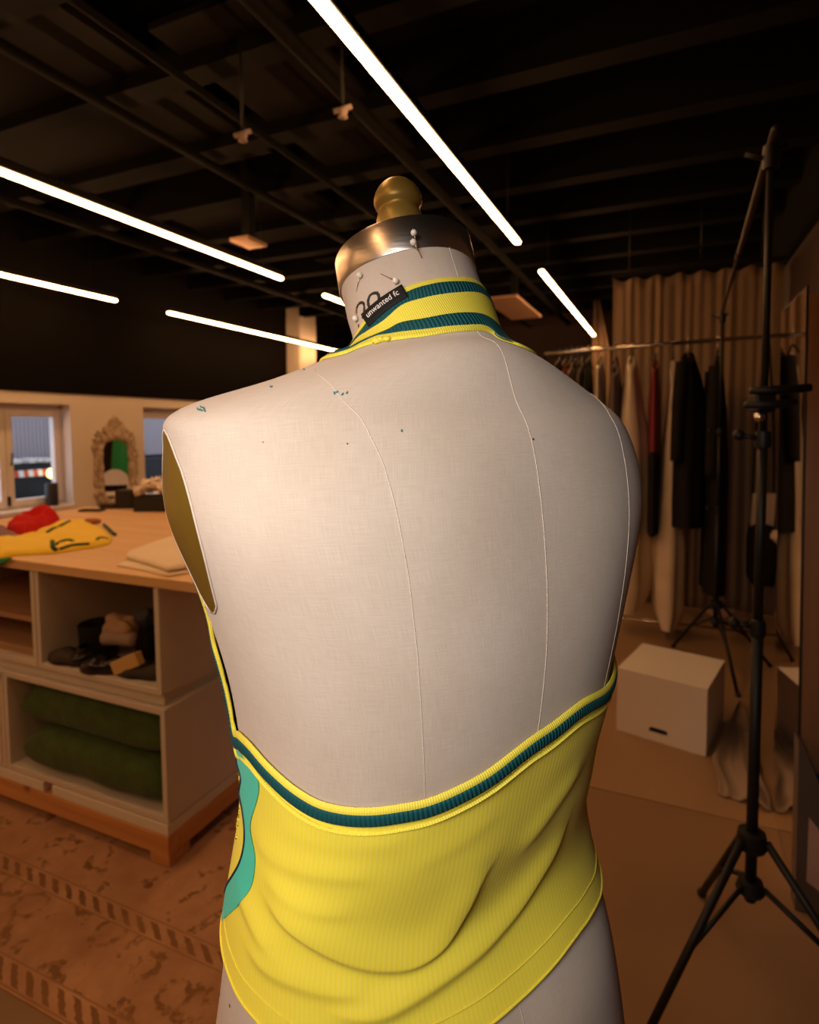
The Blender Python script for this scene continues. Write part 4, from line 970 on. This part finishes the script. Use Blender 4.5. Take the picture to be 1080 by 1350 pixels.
# folded green blankets
def blanket(x0, x1, y0, y1, z0, z1, seed, label):
    g = []; nz_ = 34; 
    for k in range(nz_ + 1):
        t = 2 * PI * k / nz_; c, s_ = math.cos(t), math.sin(t); yy = math.copysign(abs(c) ** .5, c); z_ = math.copysign(abs(s_) ** .62, s_)
        rw = []
        for f in np.linspace(0, 1, 40):
            sh = min(1, (min(f, 1 - f) * 9 + .02)) ** .35
            nn = noise.noise(Vector((f * 4, c * 1.3, s_ * 1.3 + seed)))
            rw.append((x0 + (x1 - x0) * f, (y0 + y1) / 2 + (y1 - y0) / 2 * yy * (.9 + .1 * sh) * (1 + .06 * nn), (z0 + z1) / 2 + (z1 - z0) / 2 * z_ * sh * (1 + .08 * nn * (s_ > 0)) * (1 if s_ > 0 else 1) - (1 - sh) * .02 + (.018 * math.sin(f * PI) if s_ > 0 else 0)))
        g.append(rw)
    m_b = MB().grid(g); b0 = [r_[0] for r_ in g[:-1]]; b1 = [r_[-1] for r_ in g[:-1]]
    m_b.add(b0, [tuple(range(len(b0)))]); m_b.add(b1, [tuple(range(len(b1)))])
    tag(m_b.build('folded_blanket', M['skirt_green'], None, True), label, 'blanket', 'green blankets in the cube unit')
blanket(-2.165, -1.460, YC + .0, YC + .50, .172, .318, 2, 'lower of the two folded dark green blankets in the cube unit')
blanket(-2.195, -1.460, YC + .02, YC + .52, .320, .476, 7, 'upper of the two folded dark green blankets in the cube unit')

# ================================================================== FLOOR COVERINGS
rug = MB().b2((-4.6, .868, .0), (-.62, 4.2, .0035)); tag(rug.build('rug', M['rug']), 'large faded brown rug with ornamental border under the cutting table', 'rug')
sh_ = MB().b2((-.6, 2.31, .0), (XR - .02, 5.4, .003)); tag(sh_.build('floor_sheet', M['sheet']), 'paler tan floor sheet under the white box and clothes rack', 'floor covering')
dc = []
xs_ = np.linspace(0, 1, 26)
for v in np.linspace(0, 1, 44):
    y_ = 2.44 + .88 * v
    xl = .195 if y_ < 2.70 else .195 + (y_ - 2.70) * .25
    dc.append([(xl + .012 * noise.noise(Vector((v * 6, 1, 0))) * (y_ < 2.7) + (.365 - xl) * f, y_ + (.05 * noise.noise(Vector((f * 3, 0, 2))) - .03 * f) * (1 - v), .007 + .035 * max(0, noise.noise(Vector((f * 2.2 + .8 * v, v * 1.3, 4))) + .2) + .012 * max(0, noise.noise(Vector((f * 7 + v * 3, v * 3, 9))))) for f in xs_])
dco = MB().grid(dc).build('drop_cloth', M['tan_cloth'], None, True); tag(dco, 'rumpled grey-tan drop cloth on the floor between white box and tall mirror', 'cloth')
so = dco.modifiers.new('thickness', 'SOLIDIFY'); so.thickness = .004; so.offset = 0

# ================================================================== WHITE BOX
bx = thing('plinth_box', 'white painted wooden box with oval hand hole on the floor near the clothes rack', 'box', (.02, 2.95, .003))
Pb = [np.array(q) for q in ((-.197, 2.805), (.168, 2.712), (.262, 3.085), (-.103, 3.178))]; z0, z1 = .004, .297
ex = (Pb[1] - Pb[0]); ey = (Pb[3] - Pb[0])
def bp_(u, v, z): q = Pb[0] + ex * u + ey * v; return (q[0], q[1], z)
t = .04
for nm, (u0, v0, u1_, v1_, za, zb_) in {'top_panel': (0, 0, 1, 1, z1 - .015, z1), 'side_panel': (0, t, t, 1 - t, z0, z1 - .0155), 'side_panel ': (1 - t, t, 1, 1 - t, z0, z1 - .0155), 'back_panel': (0, 1 - t, 1, 1, z0, z1 - .0155), 'bottom_panel': (t, t, 1 - t, 1 - t, z0, z0 + .012)}.items():
    V = [bp_(u, v, z) for z in (za, zb_) for u, v in ((u0, v0), (u1_, v0), (u1_, v1_), (u0, v1_))]
    MB().add(V, [(0, 3, 2, 1), (4, 5, 6, 7), (0, 1, 5, 4), (1, 2, 6, 5), (2, 3, 7, 6), (3, 0, 4, 7)]).build(nm.strip(), M['white_paint'], bx)
# front panel with a real hand hole
hc, hz, hw_, hr = .485, .052, .105, .0135
NP = 48; outer, inner = [], []
for k in range(NP):
    a = 2 * PI * k / NP; c, s_ = math.cos(a), math.sin(a)
    k_ = 1 / max(abs(c), abs(s_)); U_, Zz = .5 + .5 * c * k_, .5 + .5 * s_ * k_
    outer.append((U_, z0 + (z1 - .0155 - z0) * Zz))
    inner.append((hc + (hw_ - .03) * np.clip(c * 1.6, -1, 1) + .03 * c, hz + hr * math.copysign(abs(s_) ** .6, s_)))
g = [[bp_(u, 0, z) for u, z in outer], [bp_(u, 0, z) for u, z in inner], [bp_(u, t, z) for u, z in inner], [bp_(u, t, z) for u, z in outer], [bp_(u, 0, z) for u, z in outer]]
MB().grid(g, close_u=True).build('front_panel', M['white_paint'], bx)
V = [bp_(u, v, z) for z in (hz - hr * 1.6, hz + hr * 1.6) for u, v in ((hc - hw_ * 1.2, t + .02), (hc + hw_ * 1.2, t + .02), (hc + hw_ * 1.2, t + .05), (hc - hw_ * 1.2, t + .05))]  # added black slab: paints the shade seen through the hole
MB().add(V, [(0, 3, 2, 1), (4, 5, 6, 7), (0, 1, 5, 4), (1, 2, 6, 5), (2, 3, 7, 6), (3, 0, 4, 7)]).build('hand_hole_shade', M['black'], bx, label='black slab standing in for the shade inside the hand hole')

# ================================================================== TALL MIRROR, PANEL, CRATE
tm_ = thing('tall_mirror', 'tall narrow mirror reflecting the clothes rack, standing beside the brown panel', 'mirror', (.385, 2.2, 0))
def lean(mb_): mb_.v = [(x - .0115 * z, y, z) for x, y, z in mb_.v]; return mb_
lean(MB().b2((.371, 2.004, .006), (.373, 2.42, 1.79))).build('glass', M['mirror'], tm_, label='mirror glass')
lean(MB().b2((.3733, 2.003, .002), (.3765, 2.424, 1.795))).build('backing', M['mirror_edge'], tm_)
lean(MB().b2((.3692, 1.9995, .0015), (.3728, 2.0025, 1.796))).build('edge', M['mirror_edge'], tm_, label='dark edge')
S('wall_partition', lean(MB().b2((.377, 2.0, 0), (XR + .02, 2.42, 1.77))), 'brown_panel')
cr_ = thing('plastic_crate', 'dark grey plastic crate on the floor at the right edge before the brown panel', 'crate', (.5, 1.95, 0))
prof_ = [(.358, .004), (.70, .004), (.70, .345), (.425, .345), (.363, .500), (.354, .505)]
V = [(x, y, z) for y in (1.93, 1.994) for x, z in prof_]
MB().add(V, [tuple(range(6)), tuple(range(6, 12))[::-1]] + [(i, (i + 1) % 6, 6 + (i + 1) % 6, 6 + i) for i in range(6)]).build('body', M['pvc_grey'], cr_)
lb_ = [(.383, .10), (.46, .05), (.46, .2), (.384, .29)]
V = [(x, y, z) for y in (1.9262, 1.9295) for x, z in lb_]
MB().add(V, [(0, 1, 2, 3), (7, 6, 5, 4)] + [(i, (i + 1) % 4, 4 + (i + 1) % 4, 4 + i) for i in range(4)]).build('sticker', M['pale_pink'], cr_, label='pale pinkish sticker')
p = ony(1083, 946, 1.96); tag(MB().sphere((.428, 1.962, .3765), .0305, sc=(1, 1, 1)).build('knob', M['blue'], None, True), 'round blue knob on the grey crate at the right edge', 'knob')

# ================================================================== BACKDROP STANDS
def tube_at(name, pts, r, root, mt='black_metal', nn=10): return MB().tube(pts, r, nn).build(name, M[mt], root, True)
def bstand(base, feet, label, ztop, hub, col, clamp=False):
    bx_, by_ = base; r = thing('light_stand', label, 'stand', (bx_, by_, 0), 'backdrop stands')
    P = lambda z: (bx_, by_, z)
    tube_at('lower_pole', [P(hub - .04), P(.95)], .0128, r)
    tube_at('middle_pole', [P(.90), P(1.38)], .0105, r)
    tube_at('upper_pole', [P(1.36), P(ztop)], .008, r)
    for z in (.93, 1.37): 
        MB().lathe([(.0001, 0), (.016, 0), (.018, .012), (.016, .036), (.0001, .042)], P(z - .02), 14).build('collar', M['black_metal'], r, 'auto')
        k_ = MB(); k_.tube([P(z), (bx_ - .045, by_ - .01, z + .008)], .006, 8); k_.sphere((bx_ - .05, by_ - .011, z + .009), .013, 10, 8); k_.build('knob', M['black_metal'], r, True)
    MB().lathe([(.0001, 0), (.03, 0), (.034, .01), (.03, .04), (.0001, .045)], P(col - .03), 16).build('leg_collar', M['black_metal'], r, 'auto')
    MB().lathe([(.0001, 0), (.028, 0), (.032, .008), (.026, .03), (.0001, .034)], P(hub - .02), 16).build('spreader_hub', M['black_metal'], r, 'auto')
    for fx, fy in feet:
        f = np.array([fx, fy, .014]); c = np.array([bx_, by_, col - .005]); d = (f - c); dh = d.copy(); dh[2] = 0; dh /= np.linalg.norm(dh); a = c + dh * .032
        lg = MB(); lg.tube([a, f], .0095, 8); lo = lg.build('leg', M['black_metal'], r, True)
        MB().sphere(f, .0135, 10, 8).build('rubber_foot', M['black'], lo, True)
        mid_ = a * .45 + f * .55; tube_at('brace', [np.array([bx_, by_, hub]) + dh * .028, mid_], .0065, r, nn=6)
    MB().lathe([(.0001, 0), (.016, 0), (.018, .02), (.016, .05), (.0001, .052)], P(ztop - .03), 12).build('top_socket', M['black_metal'], r, 'auto')
    tube_at('wing_screw', [(bx_ - .05, by_ + .0, ztop + .012), (bx_ - .015, by_, ztop - .005), (bx_ + .03, by_ - .005, ztop + .015)], .006, r, nn=6)
    return r
NBx, NBy = .198, 1.561
def camrel(l, d): return (r0 * l + fh * d)[:2]
ctr = np.array([.8086, 1.35])
feet = [camrel(*(ctr + .33 * np.array([math.cos(math.radians(a)), math.sin(math.radians(a))]))) for a in (81, 201, 321)]
nst = bstand((NBx, NBy), feet, 'nearer black tripod light stand at the right, in front of the tall mirror', 2.0, .305, .425)
d_ = np.array([.93, .30, 0]); d_ /= np.linalg.norm(d_)
def off_(s, z, f=0): return (NBx + d_[0] * s - d_[1] * f, NBy + d_[1] * s + d_[0] * f, z)
MB().box(off_(-.004, 1.452), (.045, .04, .045), math.atan2(d_[1], d_[0]), .006).build('clamp_body', M['black_metal'], nst)
MB().tube([off_(-.04, 1.478, -.02), off_(.03, 1.480, -.02), off_(.088, 1.484, -.02)], [.008, .011, .009], 8).build('clamp_arm', M['black_metal'], nst, True)
MB().tube([off_(-.055, 1.446, -.03), off_(.02, 1.448, -.03), off_(.055, 1.452, -.03)], [.008, .010, .007], 8).build('clamp_arm', M['black_metal'], nst, True)
MB().sphere(off_(-.018, 1.42, -.02), .012).build('clamp_knob', M['chrome'], nst, True, label='small bright clamp knob')
FBx, FBy = .262, 3.72
bstand((FBx, FBy), [(.350, 3.40), (.05, 4.02), (.56, 3.90)], 'farther black tripod light stand between the clothes rack and the white box', 2.0, .30, .40)
cb = thing('crossbar', 'slim crossbar joining the tops of the two black stands', 'pole', ((NBx + FBx) / 2, (NBy + FBy) / 2, 2.03), None)
A_, Bq = np.array([NBx, NBy - .06, 2.03]), np.array([FBx, FBy + .08, 2.03])
tube_at('outer_tube', [A_, A_ * .55 + Bq * .45], .0095, cb, 'mirror_edge'); tube_at('inner_tube', [A_ * .57 + Bq * .43, Bq], .0075, cb, 'mirror_edge')
MB().tube([A_ * .56 + Bq * .44 - np.array([0, .02, 0]), A_ * .56 + Bq * .44 + np.array([0, .03, 0])], .012, 10).build('joint', M['black_metal'], cb, True)

# ================================================================== CURTAINS
def curtain(label, x0, x1, ztop, y, pitch, amp, taper=None):
    xs = np.linspace(0, 1, int((x1 - x0) / pitch * 18) + 2); g = []
    for z in np.linspace(ztop, .01, 26):
        v = (ztop - z) / ztop; rw = []
        for f in xs:
            x = x0 + (x1 - x0) * f
            if taper: cx_ = taper; x = cx_ + (x - cx_) * min(1, .25 + v * 3.2)
            ph = 2 * PI * f * (x1 - x0) / pitch + 3.2 * noise.noise(Vector((f * 6, v * .5, 1)))
            sg = .03 * math.sin(f * 23) ** 2 * (1 - v) ** 8
            rw.append((x, y + amp * (.7 + .5 * v) * (.55 + .8 * noise.noise(Vector((f * 9, v * .6, 7)))) * math.sin(ph) + amp * .7 * noise.noise(Vector((f * 14, v * 1.5, 3))), z - sg))
        g.append(rw)
    o_ = MB().grid(g).build('curtain', M['curtain'], None, True); tag(o_, label, 'curtain')
    mo = o_.modifiers.new('thickness', 'SOLIDIFY'); mo.thickness = .004
curtain('wide beige pleated curtain hanging behind the clothes rack', -.415, XR - .03, 2.555, 4.95, .070, .010)
curtain('narrow gathered beige curtain at the end of the linear light, left of the wide one', -.93, -.70, 3.08, 8.02, .09, .034, taper=-.90)
ctp = thing('curtain_track', 'dark curtain track on the ceiling over the wide beige curtain', 'track', (.15, 4.96, 2.57))
MB().b2((-.43, 4.95, 2.57), (XR - .02, 4.98, 2.595)).build('rail', M['black_metal'], ctp)
for x in (-.3, .2, .6): MB().tube([(x, 4.965, 2.595), (x, 4.965, ZC)], .006, 6).build('bracket', M['black_metal'], ctp, True)
# ================================================================== CLOTHES RACK
RY, RZ_ = 4.26, 1.925
rk = thing('clothes_rack', 'chrome clothes rail on casters full of garments before the beige curtain', 'rack', (-.1, RY, 0))
RX0, RX1 = -.82, .735
MB().tube([(RX0, RY, RZ_ - .0), (RX1, RY, RZ_ + .03)], .0125, 14).build('top_rail', M['chrome'], rk, True)
for x, nm in ((RX0 + .01, ''), (RX1 - .01, '')):
    MB().tube([(x, RY, .09), (x, RY, RZ_ + .01)], .0125, 12).build('upright', M['chrome'], rk, True)
    MB().tube([(x, RY - .25, .085), (x, RY + .25, .085)], .0125, 12).build('foot_rail', M['chrome'], rk, True)
    for yy in (RY - .24, RY + .24):
        MB().lathe([(.0001, -.012), (.03, -.012), (.032, 0), (.03, .012), (.0001, .012)], (x, yy, .036), 16, (1, 0, 0)).build('caster', M['black'], rk, True)
        MB().tube([(x, yy, .05), (x, yy, .085)], .008, 8).build('caster_stem', M['chrome'], rk, True)
for yy in (RY - .01,): MB().tube([(RX0, yy, .085), (RX1, yy, .085)], .0105, 12).build('base_rail', M['chrome'], rk, True)

def hanger(root, x, zr):
    hk = [(x, RY + .014 * math.sin(a) , zr + .0 + .0145 * math.cos(a) + .004) for a in np.linspace(-2.0, 1.6, 12)]
    hk = [(x, RY - .0165 * math.cos(a), zr + .0165 * math.sin(a)) for a in np.linspace(-.5, PI, 14)] + [(x, RY + .012, zr - .03), (x, RY, zr - .045), (x, RY, zr - .07)]
    MB().tube(hk, .002, 6).build('hanger_hook', M['chrome'], root, True)
    MB().tube(catmull([(x, RY - .2, zr - .135), (x, RY - .1, zr - .095), (x, RY, zr - .072), (x, RY + .1, zr - .095), (x, RY + .2, zr - .135)], 15), .007, 8).build('hanger_arms', M['mirror_edge'], root, True)
def garment(name, px0, px1, ztop_px, zbot_px, mt, label, cat, wy=(.20, .24), group='garments on the clothes rail', seed=0, prof=None, sleeve=None, split=None, tight=1.0, top_t=.35, y_off=0):
    """a garment hung edge-on: shoulders run along the depth of the rail; outline px0..px1 at its widest"""
    ym = (ztop_px + zbot_px) / 2
    xa, xb = ony(px0, ym, RY)[0], ony(px1, ym, RY)[0]; xc, hw_ = (xa + xb) / 2, (xb - xa) / 2 * tight
    zt = min(ony((px0 + px1) / 2, ztop_px, RY)[2], RZ_ - .05); zb_ = max(ony((px0 + px1) / 2, zbot_px, RY)[2], .03)
    zr = RZ_ + .03 * (xc - RX0) / (RX1 - RX0)
    r = thing(name, label, cat, (xc, RY, zb_), group)
    hanger(r, xc, zr + .0125)
    nz_ = 34; nt_ = 44
    def section(za, zc, va, vb):
        g = []
        for v in np.linspace(va, vb, nz_):
            z = za + (zc - za) * (v - va) / (vb - va)
            k = top_t + (1 - top_t) * min(1, v * 3.2) ** .7
            if prof: k *= np.interp(v, [p_[0] for p_ in prof], [p_[1] for p_ in prof])
            wy_ = (wy[0] + (wy[1] - wy[0]) * v) * min(1, .25 + (v * 16) ** .6)
            rw = []
            for j in range(nt_):
                a = 2 * PI * j / nt_; fo = 1 + (.05 + .13 * v) * math.sin(a * 7 + seed + 2 * noise.noise(Vector((a, v * 2, seed)))) + .12 * noise.noise(Vector((math.cos(a), math.sin(a) + v * 3, seed)))
                drop = 0 if v > .12 else -.06 * abs(math.sin(a)) * (1 - v / .12)
                rw.append((xc + hw_ * k * math.cos(a) * fo, RY + y_off + wy_ * math.sin(a) * (.92 + .08 * fo), z + drop * .9))
            g.append(rw)
        g.insert(0, [(xc + (p_[0] - xc) * .05, RY + (p_[1] - RY) * .05, p_[2] + .004) for p_ in g[0]])
        return g
    if split:
        zs_ = zt + (zb_ - zt) * split[0]
        MB().grid(section(zt, zs_, 0, split[0]), close_u=True).build('upper', M[mt], r, True)
        MB().grid(section(zs_ + .03, zb_, split[0], 1), close_u=True).build('lower', M[split[1]], r, True)
    else:
        b_o = MB().grid(section(zt, zb_, 0, 1), close_u=True).build('body', M[mt], r, True)
    if sleeve:
        for sy in (-1, 1):
            zA, zB = zt - .08, zt + (zb_ - zt) * sleeve
            pts = [(xc - hw_ * .35, RY + sy * (wy[0] * .92), zA), (xc - hw_ * .5, RY + sy * (wy[0] + .02), (zA + zB) / 2), (xc - hw_ * .55, RY + sy * (wy[0] + .015), zB)]
            MB().tube(catmull(pts, 16), [.05] * 8 + [.047] * 8, 16, flat=.8).build('sleeve', M[mt], r, True)
    return r
garment('hanging_garment', 733, 741, 480, 700, 'blackcloth', 'dark garment at the far left end of the clothes rail, peeping over the form\'s shoulder', 'garment', seed=1)
garment('hanging_garment', 742, 749, 478, 700, 'orange_cloth', 'rust orange garment near the left end of the clothes rail', 'garment', seed=2)
garment('hanging_garment', 750, 756, 478, 720, 'white_cloth', 'thin white garment right beside the rust orange one', 'garment', seed=3)
garment('hanging_garment', 757, 763, 477, 720, 'grey_cloth', 'thin grey garment between the two thin white ones', 'garment', seed=4)
garment('hanging_garment', 764, 769, 477, 720, 'white_cloth', 'thin white garment just left of the bottle green one', 'garment', seed=5)
garment('hanging_garment', 770, 781, 476, 730, 'dgreen_cloth', 'bottle green garment just left of the small pale dress bag', 'garment', seed=6)
garment('garment_bag', 783, 799, 470, 740, 'plastic', 'small pale see-through dress bag next to the narrow curtain', 'garment bag', seed=7)
garment('hanging_garment', 800, 822, 482, 740, 'grey_cloth', 'grey-black garment between the small and the large pale dress bags', 'garment', seed=8, split=(.3, 'blackcloth'))
garment('garment_bag', 804, 859, 470, 800, 'plastic', 'large pale plastic dress bag widening downward right beside the form\'s shoulder', 'garment bag', seed=9, prof=[(0, .45), (.2, .7), (.5, 1.0), (.9, .95), (1, .6)], wy=(.16, .2))
garment('hanging_garment', 854, 871, 476, 700, 'reddark', 'dark red garment with black lower half between the two pale dress bags', 'garment', seed=10, split=(.55, 'blackcloth'), prof=[(0, 1), (1, .8)])
garment('garment_bag', 861, 907, 476, 822, 'plastic', 'long narrow pale dress bag hanging lowest, left of the black coat', 'garment bag', seed=11, prof=[(0, .3), (.2, .4), (.5, .6), (.7, 1.0), (.93, .85), (1, .45)], wy=(.15, .19))
garment('black_coat', 881, 930, 463, 690, 'blackcloth', 'short-bodied black coat with sleeves, the left of the two black coats', 'coat', seed=12, sleeve=.62, prof=[(0, .8), (.15, 1), (1, .95)], wy=(.2, .24))
garment('black_coat', 928, 959, 470, 775, 'blackcloth', 'long black coat reaching lowest, the right of the two black coats', 'coat', seed=13, sleeve=.5, prof=[(0, .6), (.2, .85), (.6, 1.0), (1, 1.02)], wy=(.2, .25))
wb = thing('black_bag', 'black cloth bag with pale papers sticking out, hanging right of the long black coat', 'bag', (ony(1003, 770, RY)[0], RY, .28))
xa, xb = ony(986, 700, RY)[0], ony(1024, 700, RY)[0]; z_a, z_b = ony(1000, 770, RY)[2], ony(1000, 690, RY)[2]
MB().sphere(((xa + xb) / 2, RY, (z_a + z_b) / 2), (xb - xa) / 2, 32, 20, (1, 1.6, (z_b - z_a) / (xb - xa)), .08, 2, 3, .45).build('body', M['blackcloth'], wb, True)
MB().box(((xa + xb) / 2 - .0, RY - .02, z_b + .075), (.13, .02, .24), .2, .004, rx=.12).build('papers', M['white_cloth'], wb, label='pale papers')
for sx in (-.06, .06): MB().tube(catmull([((xa + xb) / 2 + sx, RY, z_b - .02), ((xa + xb) / 2 + sx * .8, RY, (z_b + RZ_) / 2), ((xa + xb) / 2 + sx * .1, RY, RZ_ + .028 + .0135)], 14), .007, 7).build('strap', M['blackcloth'], wb, True)
MB().sphere(((xa + xb) / 2 + .07, RY - .11, z_b - .06), .04, nz=.4).build('white_pouch', M['white_cloth'], wb, True, label='small white pouch')
pc = onz(965, 822, .03); tag(MB().sphere((pc[0], pc[1] + .1, .052), .08, 30, 18, (1.6, .8, .55), .5, 2.6, 5).build('crumpled_cloth', M['pale_pink'], None, True), 'pale pinkish crumpled cloth on the floor beneath the clothes rack', 'cloth')

# seen in the ornate mirror: a white chair with a green cloth on its back
ch = thing('chair', 'white round-backed chair showing in the ornate mirror', 'chair', (-2.35, 6.3, 0))
CX_, CY_ = -2.35, 6.3
MB().box((CX_, CY_, .45), (.44, .44, .04), .7, .012).build('seat', M['white_paint'], ch)
ca, sa_ = math.cos(-.75), math.sin(-.75)
gb = []
for th2, zz2 in ((-.02, 0), (.02, 0)):
    gb.append([])
V = []; 
for dth in (-.015, .015):
    for k in range(25):
        a = PI * k / 24; u_, w_ = .20 * math.cos(a), .47 + .1 + .24 * math.sin(a) ** .8
        lx, ly = u_, .21 + dth; V.append((CX_ + ca * lx - sa_ * ly, CY_ + sa_ * lx + ca * ly, w_))
Fb = [tuple(range(25))[::-1], tuple(range(25, 50))] + [(k, k + 1, k + 26, k + 25) for k in range(24)] + [(24, 0, 25, 49)]
MB().add(V, Fb).build('backrest', M['white_paint'], ch)
for lx, ly in ((-.18, -.18), (.18, -.18)): MB().tube([(CX_ + ca * lx - sa_ * ly, CY_ + sa_ * lx + ca * ly, .004), (CX_ + ca * lx - sa_ * ly, CY_ + sa_ * lx + ca * ly, .43)], .016, 10).build('leg', M['white_paint'], ch, True)
for lx, ly in ((-.18, .21), (.18, .21)): MB().tube([(CX_ + ca * lx - sa_ * ly, CY_ + sa_ * lx + ca * ly, .004), (CX_ + ca * lx - sa_ * ly, CY_ + sa_ * lx + ca * ly, .60)], .016, 10).build('leg', M['white_paint'], ch, True)

gsn = thing('coat_stand', 'slim black coat stand showing in the ornate mirror', 'stand', (-2.10, 6.66, 0))
MB().tube([(-2.10, 6.66, .02), (-2.10, 6.66, 1.5)], .012, 10).build('pole', M['black_metal'], gsn, True)
MB().lathe([(.0001, 0), (.15, 0), (.15, .015), (.0001, .02)], (-2.10, 6.66, .001), 24).build('base', M['black_metal'], gsn, 'auto')
gg_ = [[(-2.10 + (.12 + .05 * v) * math.cos(a) * (1 + .15 * math.sin(5 * a)), 6.66 + (.05 + .07 * v) * math.sin(a), 1.42 - .75 * v) for a in np.linspace(0, 2 * PI, 40, endpoint=False)] for v in np.linspace(0, 1, 12)]
tag(MB().grid(gg_, close_u=True).build('green_garment', M['green'], None, True), 'bright green garment on the coat stand showing in the ornate mirror', 'garment')
# ================================================================== LIGHT
def area(name, loc, target, size, e, col, sy=None):
    d = bpy.data.lights.new(name, 'AREA'); d.energy = e; d.color = col; d.size = size
    if sy: d.shape = 'RECTANGLE'; d.size_y = sy
    o_ = bpy.data.objects.new(name, d); COL.objects.link(o_); o_.location = loc
    o_.rotation_euler = (Vector(target) - Vector(loc)).to_track_quat('-Z', 'Y').to_euler(); return o_
# photographer's lamp to the left of the camera
kp = CC + RR * (-.22) + Z3 * .13 + fh * (-.16)
tgt = FO + np.array([0, 0, 1.22])
kd = bpy.data.lights.new('key_lamp', 'SPOT'); kd.energy = 22.5; kd.color = (1, .93, .85); kd.spot_size = math.radians(62); kd.spot_blend = .55; kd.shadow_soft_size = .14
ko = bpy.data.objects.new('key_lamp', kd); COL.objects.link(ko); ko.location = kp
ko.rotation_euler = (Vector(tgt) - Vector(kp)).to_track_quat('-Z', 'Y').to_euler()
# the same rows of ceiling lamps go on behind the photographer
for x in (-.889, -2.755, -4.55):
    area('ceiling_row', (x, -1.9, 2.55), (x, -1.9, 0), .05, 22, (1, .50, .20), 3.3)
w = bpy.data.worlds.new('dusk'); SC.world = w; w.use_nodes = True
bg = w.node_tree.nodes['Background']; bg.inputs[0].default_value = (.60, .66, .80, 1); bg.inputs[1].default_value = 3.0

SC.view_settings.view_transform = 'Standard'; SC.view_settings.look = 'None'; SC.view_settings.gamma = 1; SC.view_settings.exposure = 0.0
SC.view_settings.use_curve_mapping = False
SC.cycles.use_denoising = True
SC.cycles.max_bounces = 8; SC.cycles.diffuse_bounces = 4; SC.cycles.sample_clamp_indirect = 6
for o_ in bpy.data.objects:
    if '_o' in o_.keys(): del o_['_o']
